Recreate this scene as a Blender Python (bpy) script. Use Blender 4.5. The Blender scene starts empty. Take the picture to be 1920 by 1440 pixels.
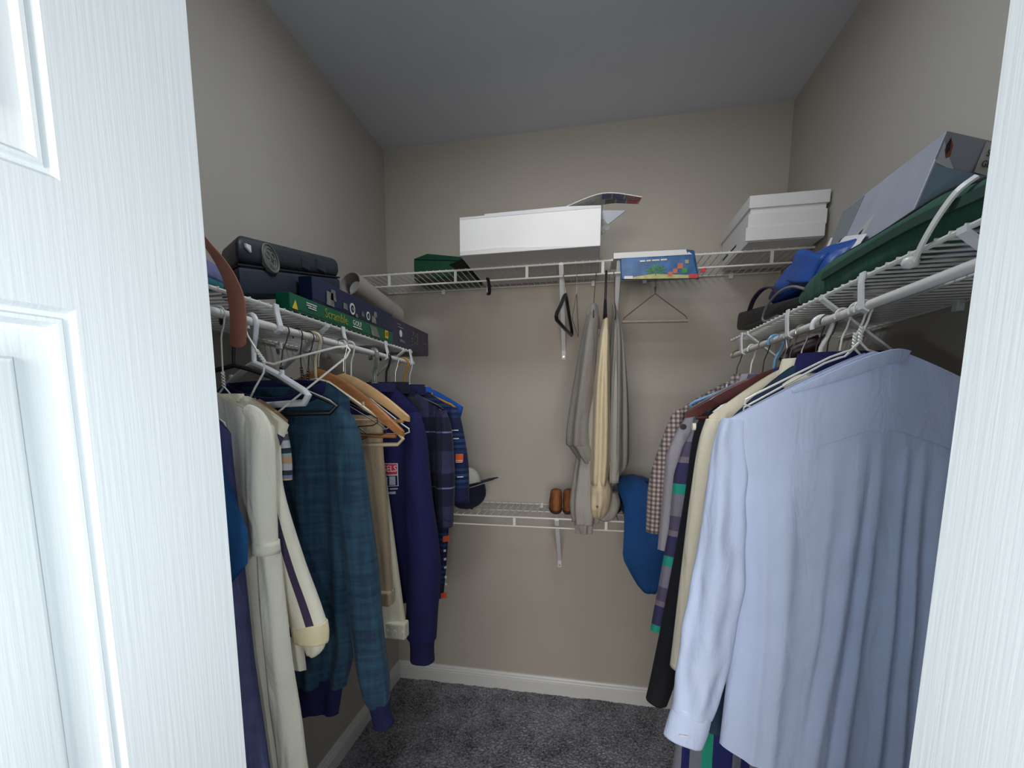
import bpy, bmesh, math, random
from mathutils import Vector, Matrix, noise
C = bpy.context.scene.collection
SC = bpy.context.scene
PI = math.pi
random.seed(7)
# ---------------------------------------------------------------- camera, world, lights, exposure
cd = bpy.data.cameras.new('camera'); cam = bpy.data.objects.new('camera', cd); C.objects.link(cam)
cd.sensor_fit = 'HORIZONTAL'; cd.sensor_width = 36.0; cd.lens = 907.52*36/1920
cd.shift_x = 52.0/1920; cd.shift_y = 176.935/1920; cd.clip_start = 0.01
_r = Vector((0.97798319, 0.20865859, -0.00323573)); _u = Vector((-0.02609258, 0.1376503, 0.99013715)); _f = Vector((-0.20704602, 0.96825306, -0.14006412))
mw = Matrix(((_r.x, _u.x, -_f.x, 0.897968), (_r.y, _u.y, -_f.y, 0.0), (_r.z, _u.z, -_f.z, 1.325317), (0, 0, 0, 1)))
cam.matrix_world = mw
SC.camera = cam
wd = bpy.data.worlds.new('bedroom_light'); SC.world = wd; wd.use_nodes = True
bg = wd.node_tree.nodes['Background']; bg.inputs[0].default_value = (0.80, 0.90, 1.0, 1); bg.inputs[1].default_value = 0.28
def lamp(name, kind, loc, energy, col, size=0.1, target=None, size_y=None):
    d = bpy.data.lights.new(name, kind); d.energy = energy; d.color = col
    if kind == 'AREA':
        d.size = size
        if size_y: d.shape = 'RECTANGLE'; d.size_y = size_y
    else: d.shadow_soft_size = size
    o = bpy.data.objects.new(name, d); C.objects.link(o); o.location = loc
    if target is not None:
        o.rotation_euler = (Vector(target)-Vector(loc)).to_track_quat('-Z', 'Y').to_euler()
    return o
lamp('phone_flash', 'POINT', (0.845, -0.01, 1.255), 3.9, (0.86, 0.96, 1.0), 0.012)
lamp('bedroom_window', 'AREA', (0.80, -3.2, 1.45), 155, (1.0, 0.95, 0.87), 2.6, (0.8, 1.2, 1.3), 1.5)
lamp('added_fill_area', 'AREA', (0.82, 1.02, 2.405), 5.8, (0.90, 0.98, 1.04), 0.30, (0.82, 1.02, 0.6))  # unseen fill added to brighten the closet interior
lamp('added_fill_point', 'POINT', (0.82, 1.02, 2.33), 1.6, (0.90, 0.98, 1.04), 0.05)  # second added fill, lifts the ceiling and upper walls
SC.view_settings.view_transform = 'Standard'; SC.view_settings.look = 'None'
SC.view_settings.gamma = 1.0; SC.view_settings.use_curve_mapping = False
SC.view_settings.exposure = 0.0

# ---------------------------------------------------------------- materials
def s2l(c):
    return tuple((x/12.92 if x <= 0.04045 else ((x+0.055)/1.055)**2.4) for x in (v/255.0 for v in c))
def mat(name, rgb, rough=0.7, metal=0.0, grain=None, bump=0.0, var=0.0, vscale=8.0, stretch=(1, 1, 1), coat=0.0, sheen=0.0, alpha=1.0, trans=0.0):
    m = bpy.data.materials.new(name); m.use_nodes = True
    nt = m.node_tree; p = nt.nodes['Principled BSDF']
    c = s2l(rgb)+(1,)
    p.inputs['Base Color'].default_value = c; p.inputs['Roughness'].default_value = rough; p.inputs['Metallic'].default_value = metal
    if coat: p.inputs['Coat Weight'].default_value = coat
    if sheen: p.inputs['Sheen Weight'].default_value = sheen; p.inputs['Sheen Roughness'].default_value = 0.4
    if trans: p.inputs['Transmission Weight'].default_value = trans
    if alpha < 1: p.inputs['Alpha'].default_value = alpha
    tc = nt.nodes.new('ShaderNodeTexCoord'); mp = nt.nodes.new('ShaderNodeMapping'); mp.inputs['Scale'].default_value = stretch
    nt.links.new(tc.outputs['Object'], mp.inputs[0])
    if var:
        n = nt.nodes.new('ShaderNodeTexNoise'); n.inputs['Scale'].default_value = vscale; n.inputs['Detail'].default_value = 5
        nt.links.new(mp.outputs[0], n.inputs['Vector'])
        mr = nt.nodes.new('ShaderNodeMapRange'); mr.inputs[1].default_value = 0.3; mr.inputs[2].default_value = 0.7
        mr.inputs[3].default_value = 1-var; mr.inputs[4].default_value = 1+var
        nt.links.new(n.outputs['Fac'], mr.inputs[0])
        mx = nt.nodes.new('ShaderNodeMix'); mx.data_type = 'RGBA'; mx.blend_type = 'MULTIPLY'; mx.inputs[0].default_value = 1
        mx.inputs[6].default_value = c
        nt.links.new(mr.outputs[0], mx.inputs[7]); nt.links.new(mx.outputs[2], p.inputs['Base Color'])
    if bump:
        n2 = nt.nodes.new('ShaderNodeTexNoise'); n2.inputs['Scale'].default_value = grain or 200; n2.inputs['Detail'].default_value = 4
        nt.links.new(mp.outputs[0], n2.inputs['Vector'])
        b = nt.nodes.new('ShaderNodeBump'); b.inputs['Strength'].default_value = bump; b.inputs['Distance'].default_value = 0.002
        nt.links.new(n2.outputs['Fac'], b.inputs['Height']); nt.links.new(b.outputs[0], p.inputs['Normal'])
    return m
def cloth(name, rgb, var=0.10, vscale=6, rough=0.9, wr=0.5, sheen=0.04):
    """woven cloth: mottled colour, fine weave and soft creases in the relief"""
    m = mat(name, rgb, rough, var=var, vscale=vscale, sheen=sheen)
    nt = m.node_tree; p = nt.nodes['Principled BSDF']
    tc = nt.nodes.new('ShaderNodeTexCoord')
    mp = nt.nodes.new('ShaderNodeMapping'); mp.inputs['Scale'].default_value = (1.6, 1.6, 0.55); nt.links.new(tc.outputs['Object'], mp.inputs[0])
    n1 = nt.nodes.new('ShaderNodeTexNoise'); n1.inputs['Scale'].default_value = 16; n1.inputs['Detail'].default_value = 3; n1.inputs['Distortion'].default_value = 0.8
    nt.links.new(mp.outputs[0], n1.inputs['Vector'])
    n2 = nt.nodes.new('ShaderNodeTexNoise'); n2.inputs['Scale'].default_value = 420; n2.inputs['Detail'].default_value = 2
    nt.links.new(tc.outputs['Object'], n2.inputs['Vector'])
    b1 = nt.nodes.new('ShaderNodeBump'); b1.inputs['Strength'].default_value = wr; b1.inputs['Distance'].default_value = 0.012
    b2 = nt.nodes.new('ShaderNodeBump'); b2.inputs['Strength'].default_value = 0.25; b2.inputs['Distance'].default_value = 0.0012
    nt.links.new(n1.outputs['Fac'], b1.inputs['Height']); nt.links.new(n2.outputs['Fac'], b2.inputs['Height'])
    nt.links.new(b1.outputs[0], b2.inputs['Normal']); nt.links.new(b2.outputs[0], p.inputs['Normal'])
    return m
def _col_in(m, socket):
    nt = m.node_tree; p = nt.nodes['Principled BSDF']
    for l in list(p.inputs['Base Color'].links): nt.links.remove(l)
    nt.links.new(socket, p.inputs['Base Color'])
def ramp_node(nt, stops):
    r = nt.nodes.new('ShaderNodeValToRGB'); r.color_ramp.interpolation = 'CONSTANT'
    e = r.color_ramp.elements
    while len(e) < len(stops): e.new(0.5)
    for i, (pos, c) in enumerate(stops):
        e[i].position = pos; e[i].color = s2l(c)+(1,)
    return r
def coord(nt, kind, axis, scale, off=0.0):
    """fract(coordinate*scale+off) of an object or UV coordinate"""
    tc = nt.nodes.new('ShaderNodeTexCoord'); sx = nt.nodes.new('ShaderNodeSeparateXYZ'); nt.links.new(tc.outputs[kind], sx.inputs[0])
    a = nt.nodes.new('ShaderNodeMath'); a.operation = 'MULTIPLY_ADD'; a.inputs[1].default_value = scale; a.inputs[2].default_value = off
    nt.links.new(sx.outputs[axis], a.inputs[0])
    f = nt.nodes.new('ShaderNodeMath'); f.operation = 'FRACT'; nt.links.new(a.outputs[0], f.inputs[0])
    return f.outputs[0]
def striped(name, kind, axis, scale, stops, off=0.0, **k):
    m = cloth(name, stops[0][1], **k); nt = m.node_tree
    r = ramp_node(nt, stops); nt.links.new(coord(nt, kind, axis, scale, off), r.inputs[0]); _col_in(m, r.outputs[0])
    return m
def crossed(name, a, b, mode='MULTIPLY', **k):
    """two stripe sets over each other: a, b = (kind, axis, scale, stops)"""
    m = cloth(name, a[3][0][1], **k); nt = m.node_tree; outs = []
    for (kd, ax, sc, st) in (a, b):
        r = ramp_node(nt, st); nt.links.new(coord(nt, kd, ax, sc), r.inputs[0]); outs.append(r.outputs[0])
    mx = nt.nodes.new('ShaderNodeMix'); mx.data_type = 'RGBA'; mx.blend_type = mode; mx.inputs[0].default_value = 1
    nt.links.new(outs[0], mx.inputs[6]); nt.links.new(outs[1], mx.inputs[7]); _col_in(m, mx.outputs[2])
    return m

M = {}
M['wall'] = mat('warm_wall_paint', (176, 169, 160), 0.85, grain=320, bump=0.25, var=0.02, vscale=3)
M['ceiling'] = mat('ceiling_paint', (206, 208, 214), 0.9, grain=260, bump=0.3, var=0.02)
M['trim'] = mat('white_trim_paint', (215, 215, 215), 0.4)
M['door'] = mat('white_moulded_door', (226, 232, 236), 0.38, grain=46, bump=0.17, stretch=(7, 7, 0.22))
M['wire'] = mat('white_vinyl_wire', (222, 220, 216), 0.35)
M['whiteplastic'] = mat('white_plastic', (226, 228, 230), 0.3)
M['carpet'] = mat('grey_carpet', (96, 98, 106), 0.95, grain=500, bump=0.6, var=0.45, vscale=60, sheen=0.3)
M['blackplastic'] = mat('black_plastic', (16, 18, 26), 0.35)
M['brownwire'] = mat('dark_bronze_wire', (74, 62, 52), 0.4, metal=0.5)
M['whitewire'] = mat('white_coated_wire', (225, 224, 218), 0.35)
M['steel'] = mat('steel_wire', (170, 168, 165), 0.3, metal=0.9)
M['wood'] = mat('light_wood', (168, 112, 66), 0.5, grain=40, bump=0.1, var=0.2, vscale=14, stretch=(1, 6, 6))
M['woodedge'] = mat('pale_wood', (205, 166, 118), 0.5, var=0.15, vscale=14)
M['mahogany'] = mat('dark_red_wood', (82, 42, 42), 0.35, var=0.2, vscale=16, coat=0.2)
M['card'] = mat('white_cardboard', (216, 214, 214), 0.8, grain=150, bump=0.1, var=0.03)
M['cardgrey'] = mat('grey_white_cardboard', (196, 196, 198), 0.8, grain=150, bump=0.1, var=0.04)
M['tube'] = mat('grey_brown_cardboard', (140, 130, 124), 0.8, grain=120, bump=0.15, var=0.08, vscale=30)
M['leather'] = mat('brown_leather', (150, 96, 76), 0.5, grain=240, bump=0.3, var=0.12, vscale=30)
M['ink'] = mat('dark_print', (30, 30, 34), 0.7)
M['whiteink'] = mat('white_print', (214, 214, 216), 0.7)
M['button'] = mat('shirt_button', (225, 220, 205), 0.3)

# ---------------------------------------------------------------- mesh helpers
def vfjoin(*parts):
    V, F = [], []
    for v, f in parts:
        o = len(V); V += list(v); F += [tuple(i+o for i in q) for q in f]
    return V, F
def box(x0, x1, y0, y1, z0, z1):
    V = [(x, y, z) for x in (x0, x1) for y in (y0, y1) for z in (z0, z1)]
    return V, [(0, 1, 3, 2), (4, 6, 7, 5), (0, 4, 5, 1), (2, 3, 7, 6), (0, 2, 6, 4), (1, 5, 7, 3)]
def hexa(c):
    """corners: bottom 4 (near-left, near-right, far-right, far-left) then top 4"""
    return [tuple(p) for p in c], [(3, 2, 1, 0), (4, 5, 6, 7), (0, 1, 5, 4), (1, 2, 6, 5), (2, 3, 7, 6), (3, 0, 4, 7)]
def spl(pts, k=6):
    """Catmull-Rom through points of any dimension"""
    if len(pts) < 3: 
        a, b = pts; return [tuple(a[i]+(b[i]-a[i])*t/k for i in range(len(a))) for t in range(k+1)]
    out = []; n = len(pts)
    for i in range(n-1):
        p0 = pts[max(i-1, 0)]; p1 = pts[i]; p2 = pts[i+1]; p3 = pts[min(i+2, n-1)]
        for j in range(k):
            t = j/k
            out.append(tuple(0.5*(2*b+(c-a)*t+(2*a-5*b+4*c-d)*t*t+(3*b-a-3*c+d)*t**3) for a, b, c, d in zip(p0, p1, p2, p3)))
    out.append(tuple(pts[-1])); return out
def tube(pts, r, n=8, closed=False, flat=None):
    """tube along a polyline; r number or list; flat=(a,b) gives an elliptical section (side, up)"""
    P = [Vector(p) for p in pts]; m = len(P); V = []; F = []
    R = r if isinstance(r, (list, tuple)) else [r]*m
    nrm = None
    for i in range(m):
        if closed: t = (P[(i+1) % m]-P[i-1])
        else: t = P[min(i+1, m-1)]-P[max(i-1, 0)]
        if t.length < 1e-9: t = Vector((0, 0, 1))
        t.normalize()
        if nrm is None:
            a = Vector((0, 0, 1)) if abs(t.z) < 0.9 else Vector((0, 1, 0))
            nrm = (a - t*a.dot(t)).normalized()
        else:
            nrm = (nrm - t*nrm.dot(t)); nrm = nrm.normalized() if nrm.length > 1e-6 else t.orthogonal().normalized()
        b = t.cross(nrm)
        for k in range(n):
            an = 2*PI*k/n
            if flat: V.append(P[i]+nrm*math.sin(an)*flat[1]+b*math.cos(an)*flat[0])
            else: V.append(P[i]+(nrm*math.sin(an)+b*math.cos(an))*R[i])
    for i in range(m if closed else m-1):
        j = (i+1) % m
        for k in range(n):
            F.append((i*n+k, i*n+(k+1) % n, j*n+(k+1) % n, j*n+k))
    if not closed:
        F.append(tuple(range(n-1, -1, -1))); F.append(tuple((m-1)*n+k for k in range(n)))
    return [tuple(v) for v in V], F
def ribbon(pts, w, t, side=(0, 1, 0)):
    """flat strap: width w along side, thickness t"""
    P = [Vector(p) for p in pts]; V = []; F = []; s0 = Vector(side).normalized(); m = len(P)
    W = w if isinstance(w, (list, tuple)) else [w]*m
    for i in range(m):
        tg = (P[min(i+1, m-1)]-P[max(i-1, 0)]).normalized()
        s = (s0-tg*s0.dot(tg)).normalized(); nn = tg.cross(s)
        for a, b in ((-1, -1), (1, -1), (1, 1), (-1, 1)):
            V.append(tuple(P[i]+s*a*W[i]/2+nn*b*t/2))
    for i in range(m-1):
        for k in range(4): F.append((i*4+k, i*4+(k+1) % 4, i*4+4+(k+1) % 4, i*4+4+k))
    F.append((3, 2, 1, 0)); F.append(tuple((m-1)*4+k for k in range(4)))
    return V, F
def lathe(prof, n=24, ctr=(0, 0, 0)):
    V = []; F = []; m = len(prof)
    for r, z in prof:
        for k in range(n):
            a = 2*PI*k/n; V.append((ctr[0]+r*math.cos(a), ctr[1]+r*math.sin(a), ctr[2]+z))
    for i in range(m-1):
        for k in range(n): F.append((i*n+k, i*n+(k+1) % n, (i+1)*n+(k+1) % n, (i+1)*n+k))
    return V, F
def T(vf, mtx):
    return [tuple(mtx @ Vector(v)) for v in vf[0]], vf[1]
def make_mesh(name, vf, smooth=False, bevel=0.0, seg=2, sub=0, uv=None, noise_amp=0.0, noise_scale=8.0):
    me = bpy.data.meshes.new(name); me.from_pydata(vf[0], [], vf[1])
    if uv is not None:
        l = me.uv_layers.new(name='UVMap')
        for pol in me.polygons:
            for li in pol.loop_indices: l.data[li].uv = uv[me.loops[li].vertex_index]
    if bevel or sub or noise_amp:
        bm = bmesh.new(); bm.from_mesh(me)
        bmesh.ops.recalc_face_normals(bm, faces=bm.faces)
        if bevel: bmesh.ops.bevel(bm, geom=list(bm.edges), offset=bevel, segments=seg, affect='EDGES', profile=0.5, clamp_overlap=True)
        if sub: bmesh.ops.subdivide_edges(bm, edges=list(bm.edges), cuts=sub, use_grid_fill=True, smooth=0.0)
        if noise_amp:
            bm.normal_update()
            d = [(v, v.normal.copy()*noise.noise(v.co*noise_scale)*noise_amp + v.normal*noise.noise(v.co*noise_scale*2.7+Vector((7, 3, 1)))*noise_amp*0.5) for v in bm.verts]
            for v, k in d: v.co += k
        bm.to_mesh(me); bm.free()
    else: me.validate()
    if smooth: me.polygons.foreach_set('use_smooth', [True]*len(me.polygons))
    me.update(); return me
def soft(me, ang=40):
    me.polygons.foreach_set('use_smooth', [True]*len(me.polygons))
    me.set_sharp_from_angle(angle=math.radians(ang)); return me
def wl(o):
    v = Vector((0, 0, 0))
    while o is not None: v += o.location; o = o.parent
    return v
def tag(o, label=None, cat=None, group=None, kind=None):
    if label: o['label'] = label
    if cat: o['category'] = cat
    if group: o['group'] = group
    if kind: o['kind'] = kind
    return o
def thing(name, label, cat, loc=(0, 0, 0), group=None, rz=0.0):
    o = bpy.data.objects.new(name, None); C.objects.link(o); o.location = loc; o.empty_display_size = 0.05
    o.rotation_euler = (0, 0, rz)
    return tag(o, label, cat, group)
def put(name, me, m, parent=None, label=None, loc=(0, 0, 0)):
    o = bpy.data.objects.new(name, me); C.objects.link(o); o.location = loc
    if isinstance(m, str): m = M[m]
    if m is not None and not len(me.materials): me.materials.append(m)
    if parent is not None: o.parent = parent
    if label: o['label'] = label
    return o
def wput(name, vf, m, parent, label=None, **k):
    """mesh given in world coordinates, stored relative to its (unrotated) parent"""
    b = wl(parent) if parent is not None else Vector((0, 0, 0))
    sm = k.pop('auto', None)
    me = make_mesh(name, ([(v[0]-b.x, v[1]-b.y, v[2]-b.z) for v in vf[0]], vf[1]), **k)
    if sm: soft(me, sm)
    return put(name, me, m, parent, label)
def struct(name, vf, m, **k):
    o = wput(name, vf, m, None, **k); o['kind'] = 'structure'; return o
def text_part(name, txt, size, m, parent, mtx, extrude=0.0002, align='CENTER', sx=1.0):
    cu = bpy.data.curves.new(name, 'FONT'); cu.body = txt; cu.size = size; cu.extrude = extrude; cu.align_x = align; cu.align_y = 'CENTER'; cu.resolution_u = 2
    o = bpy.data.objects.new(name, cu); C.objects.link(o)
    bpy.context.view_layer.update()
    me = bpy.data.meshes.new_from_object(o.evaluated_get(bpy.context.evaluated_depsgraph_get()))
    bpy.data.objects.remove(o); bpy.data.curves.remove(cu)
    me.transform(Matrix.Diagonal((sx, 1, 1, 1))); me.transform(mtx); me.materials.clear()
    return put(name, me, m, parent)
def frame_mtx(o, x, y):
    """matrix with origin o, text x axis and y axis"""
    x = Vector(x).normalized(); y = Vector(y); y = (y-x*y.dot(x)).normalized(); z = x.cross(y)
    return Matrix(((x.x, y.x, z.x, o[0]), (x.y, y.y, z.y, o[1]), (x.z, y.z, z.z, o[2]), (0, 0, 0, 1)))

# ---------------------------------------------------------------- the closet shell
W, D, H = 1.603, 2.134, 2.44
ZL, ZR, ZB, ZLOW = 1.52, 1.528, 1.842, 0.908
FRONT = D-0.296
struct('wall_left', box(-0.1, 0, 0.30, D+0.1, 0, H), 'wall')
struct('wall_right', box(W, W+0.1, 0.30, D+0.1, 0, H), 'wall')
struct('wall_back', box(0, W, D, D+0.1, 0, H), 'wall')
struct('wall_front', vfjoin(box(0.0, 0.27, 0.30, 0.385, 0, H), box(1.36, W, 0.30, 0.385, 0, H), box(0.27, 1.36, 0.30, 0.385, 2.05, H)), 'wall')
struct('ceiling', box(-0.1, W+0.1, 0.30, D+0.1, H, H+0.08), 'ceiling')
# carpet: a dense uneven pile
def carpet():
    V = []; F = []; x0, x1, y0, y1 = 0.0, W, 0.30, D; nx, ny = 300, 340
    rnd = random.Random(3)
    for j in range(ny+1):
        for i in range(nx+1):
            x = x0+(x1-x0)*i/nx; y = y0+(y1-y0)*j/ny
            z = rnd.random()*0.006+0.004*noise.noise(Vector((x*14, y*14, 0)))
            V.append((x+(rnd.random()-.5)*.003*(0 < i < nx), y+(rnd.random()-.5)*.003*(0 < j < ny), z))
    for j in range(ny):
        for i in range(nx):
            a = j*(nx+1)+i; F.append((a, a+1, a+nx+2, a+nx+1))
    v2, f2 = box(-1.2, 2.8, -1.6, 0.30, -0.05, 0.0)
    v3, f3 = box(-0.1, W+0.1, 0.30, D+0.1, -0.05, -0.008)
    return vfjoin((V, F), (v2, f2), (v3, f3))
struct('floor', carpet(), 'carpet')
nt = M['carpet'].node_tree; tc = nt.nodes.new('ShaderNodeTexCoord')
n1 = nt.nodes.new('ShaderNodeTexNoise'); n1.inputs['Scale'].default_value = 9; n1.inputs['Detail'].default_value = 3
mpc = nt.nodes.new('ShaderNodeMapping'); mpc.inputs['Scale'].default_value = (1.0, 0.55, 1); nt.links.new(tc.outputs['Object'], mpc.inputs[0]); nt.links.new(mpc.outputs[0], n1.inputs['Vector'])
n2 = nt.nodes.new('ShaderNodeTexNoise'); n2.inputs['Scale'].default_value = 130; n2.inputs['Detail'].default_value = 3; nt.links.new(tc.outputs['Object'], n2.inputs['Vector'])
ad = nt.nodes.new('ShaderNodeMath'); ad.operation = 'MULTIPLY_ADD'; ad.inputs[1].default_value = 0.55; nt.links.new(n1.outputs['Fac'], ad.inputs[0]); nt.links.new(n2.outputs['Fac'], ad.inputs[2])
cr = nt.nodes.new('ShaderNodeValToRGB'); cr.color_ramp.elements[0].position = 0.56; cr.color_ramp.elements[0].color = s2l((48, 49, 55))+(1,)
cr.color_ramp.elements[1].position = 0.98; cr.color_ramp.elements[1].color = s2l((160, 158, 166))+(1,)
nt.links.new(ad.outputs[0], cr.inputs[0]); _col_in(M['carpet'], cr.outputs[0])
# baseboards: stepped profile run along each wall
def baseboard(name, p0, p1, inward):
    prof = [(0, 0), (0.014, 0), (0.014, 0.058), (0.011, 0.060), (0.011, 0.063), (0.013, 0.066), (0.011, 0.072), (0.008, 0.074), (0.009, 0.078), (0.006, 0.086), (0.0, 0.088)]
    a = Vector(p0); b = Vector(p1); n = Vector(inward); V = []; F = []; m = len(prof)
    for q in (a, b):
        for d, z in prof: V.append(tuple(q+n*d+Vector((0, 0, z))))
    for i in range(m): F.append((i, (i+1) % m, m+(i+1) % m, m+i))
    F += [tuple(range(m-1, -1, -1)), tuple(range(m, 2*m))]
    struct(name, (V, F), 'trim')
baseboard('baseboard_back', (0.0, D, 0), (W, D, 0), (0, -1, 0))
baseboard('baseboard_left', (0, 0.385, 0), (0, D-0.014, 0), (1, 0, 0))
baseboard('baseboard_right', (W, 0.385, 0), (W, D-0.014, 0), (-1, 0, 0))

# ---------------------------------------------------------------- bifold doors with moulded panels
def leaf(parent, far, direction, face, wid=0.40, z0=0.02, z1=2.03):
    """one leaf: its visible face starts at far edge and runs along direction; face = outward normal"""
    d = Vector((direction[0], direction[1], 0)).normalized(); n = Vector((face[0], face[1], 0)).normalized()
    O = Vector((far[0], far[1], 0))-wl(parent)
    mp = lambda s, z, h: tuple(O+d*s+n*h+Vector((0, 0, z)))
    st = 0.10; rows = [(0.22, 0.86), (0.94, 1.393), (1.474, 1.90)]; rows = [(0.22, 1.393), (1.474, 1.90)]
    def sb(s0, s1, za, zb, h0=-0.035, h1=0.0):
        v, f = box(s0, s1, h0, h1, za, zb); return [mp(x, z, y) for x, y, z in v], f
    segs = [sb(0, st, z0, z1), sb(wid-st, wid, z0, z1)]
    zz = [z0]+[q for r in rows for q in r]+[z1]
    for i in range(0, len(zz), 2): segs.append(sb(st, wid-st, zz[i], zz[i+1]))
    lf = put('door_leaf', make_mesh('door_leaf', vfjoin(*segs)), 'door', parent)
    prof = [(0, 0), (0.003, -0.004), (0.006, -0.0045), (0.0075, -0.002), (0.010, -0.0025), (0.013, -0.0075), (0.017, -0.009), (0.030, -0.0085), (0.0335, -0.0075), (0.0355, -0.003), (0.038, -0.002)]
    for za, zb in rows:
        V = []; F = []
        for e, h in prof:
            for s, z in ((st+e, za+e), (wid-st-e, za+e), (wid-st-e, zb-e), (st+e, zb-e)): V.append(mp(s, z, h))
        for i in range(len(prof)-1):
            for k in range(4): F.append((i*4+k, i*4+(k+1) % 4, i*4+4+(k+1) % 4, i*4+4+k))
        m = (len(prof)-1)*4; F.append((m, m+1, m+2, m+3))
        me = make_mesh('door_panel', (V, F)); pn = put('door_panel', me, 'door', lf); soft(me, 30)
    return lf
d1 = thing('door_1', None, None, (0.579, 0.372, 0)); d1['kind'] = 'structure'
leaf(d1, (0.579, 0.372), (-0.2147, -0.9767), (0.9767, -0.2147))
leaf(d1, (0.27, 0.345), (0.50, -0.62), (0.70, 0.52), wid=0.33)
d2 = thing('door_2', None, None, (1.130, 0.372, 0)); d2['kind'] = 'structure'
leaf(d2, (1.130, 0.372), (0.2147, -0.9767), (-0.9767, -0.2147))
leaf(d2, (1.36, 0.345), (-0.35, -0.62), (-0.70, 0.40), wid=0.33)
struct('trim_1', box(0.27, 1.36, 0.325, 0.36, 2.035, 2.05), 'steel')

# ---------------------------------------------------------------- wire shelves
def wire_shelf(name, label, origin, ldir, ddir, length, depth, lip, posts, n_wires, mid=(0.5,), braces=(), rod=None, strips=(), clips=()):
    """deck wires run from the wall to the front rail; origin = wall end at l=0; ldir along, ddir away from the wall"""
    root = thing(name, label, 'shelf', origin)
    L = Vector(ldir); Dv = Vector(ddir); Z = Vector((0, 0, 1))
    P = lambda l, d, z: tuple(L*l+Dv*d+Z*z)
    def tb(nm, pts, r, m='wire', n=8, lab=None): return put(nm, soft(make_mesh(nm, tube(pts, r, n))), m, root, lab)
    tb('front_rail', [P(0, depth, 0), P(length, depth, 0)], 0.0037)
    tb('back_rail', [P(0, 0.008, 0), P(length, 0.008, 0)], 0.0028)
    for f in mid: tb('middle_rail', [P(0, depth*f, -0.0045), P(length, depth*f, -0.0045)], 0.0026)
    wm = soft(make_mesh('wire', tube([P(0, 0.004, 0.0028), P(0, depth+0.004, 0.0028)], 0.0020, 6)))
    for i in range(n_wires):
        l = 0.006+(length-0.012)*i/(n_wires-1); put('wire', wm, 'wire', root, None, tuple(L*l))
    if lip:
        tb('lower_rail', [P(0, depth, -lip), P(length, depth, -lip)], 0.0032)
        for l in posts: put('lip_post', make_mesh('lip_post', T(box(-0.005, 0.005, -0.002, 0.002, -lip, 0), Matrix(((L.x, Dv.x, 0, P(l, depth, 0)[0]), (L.y, Dv.y, 0, P(l, depth, 0)[1]), (0, 0, 1, 0), (0, 0, 0, 1))))), 'wire', root)
    for l, dz in braces:   # flat steel brace from the front rail back down to the wall
        a = Vector(P(l, depth+0.004, -0.004)); b = Vector(P(l, 0.014, -dz)); c = Vector(P(l, 0.004, -dz-0.035))
        put('support_brace', make_mesh('support_brace', ribbon([a+Z*0.006, a, b, c], 0.016, 0.004, tuple(L))), 'whiteplastic', root)
        put('brace_screw', soft(make_mesh('brace_screw', tube([tuple(c+Dv*0.000+Z*0.01), tuple(c+Dv*0.007+Z*0.01)], 0.004, 10))), 'steel', root)
    for l in clips: put('wall_clip', make_mesh('wall_clip', T(box(-0.008, 0.008, 0.0, 0.014, -0.016, 0.006), Matrix(((L.x, Dv.x, 0, P(l, 0, 0)[0]), (L.y, Dv.y, 0, P(l, 0, 0)[1]), (0, 0, 1, 0), (0, 0, 0, 1)))), bevel=0.002), 'whiteplastic', root)
    if rod:
        rd, rz, rr = rod
        tb('hanging_rod', [P(-0.0, rd, rz), P(length, rd, rz)], rr, 'wire', 14)
        for l in strips:
            pts = [P(l, depth+0.006, 0.006), P(l, depth+0.007, -0.01), P(l, rd+rr+0.002, rz+0.004), P(l, rd+rr+0.001, rz-rr*0.6), P(l, rd, rz-rr-0.002)]
            put('rod_support', make_mesh('rod_support', ribbon(pts, 0.014, 0.003, tuple(L))), 'whiteplastic', root)
    return root
RX_L, RZ_L, RX_R, RZ_R, RR = 0.308, 1.482, 1.318, 1.484, 0.0075
wire_shelf('wire_shelf', 'white wire shelf with hanging rod along left wall, loaded with game boxes', (0, 0.40, ZL), (0, 1, 0), (1, 0, 0), 1.20, 0.305, 0, (), 48,
    braces=((0.645, 0.23), (1.12, 0.23), (0.12, 0.23)), rod=(RX_L, RZ_L-ZL, RR), strips=(0.10, 0.455, 0.715, 0.97, 1.17), clips=(0.1, 0.5, 0.9, 1.15))
wire_shelf('wire_shelf', 'white wire shelf with hanging rod along right wall under green bag', (W, 0.40, ZR), (0, 1, 0), (-1, 0, 0), 1.22, 0.290, 0, (), 49,
    braces=((0.63, 0.23), (1.06, 0.23), (0.285, 0.23)), rod=(W-RX_R, RZ_R-ZR, RR), strips=(0.09, 0.49, 0.78, 1.10), clips=(0.25, 0.42, 0.75, 1.1))
wire_shelf('wire_shelf', 'long white wire shelf high on back wall holding white boxes', (0.004, D, ZB), (1, 0, 0), (0, -1, 0), W-0.008, 0.296, 0.043, (0.129, 0.393, 0.662, 0.93, 1.20, 1.47), 64,
    braces=((0.785, 0.27), (0.985, 0.27)), clips=(0.26, 0.46, 0.9, 1.1, 1.42))
wire_shelf('wire_shelf', 'low white wire shelf on back wall with shoes and caps', (0.004, D, ZLOW), (1, 0, 0), (0, -1, 0), W-0.008, 0.290, 0.036, (0.27, 0.62, 0.97, 1.3), 56,
    braces=((0.785, 0.25),), clips=(0.3, 0.7, 1.0))

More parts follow.
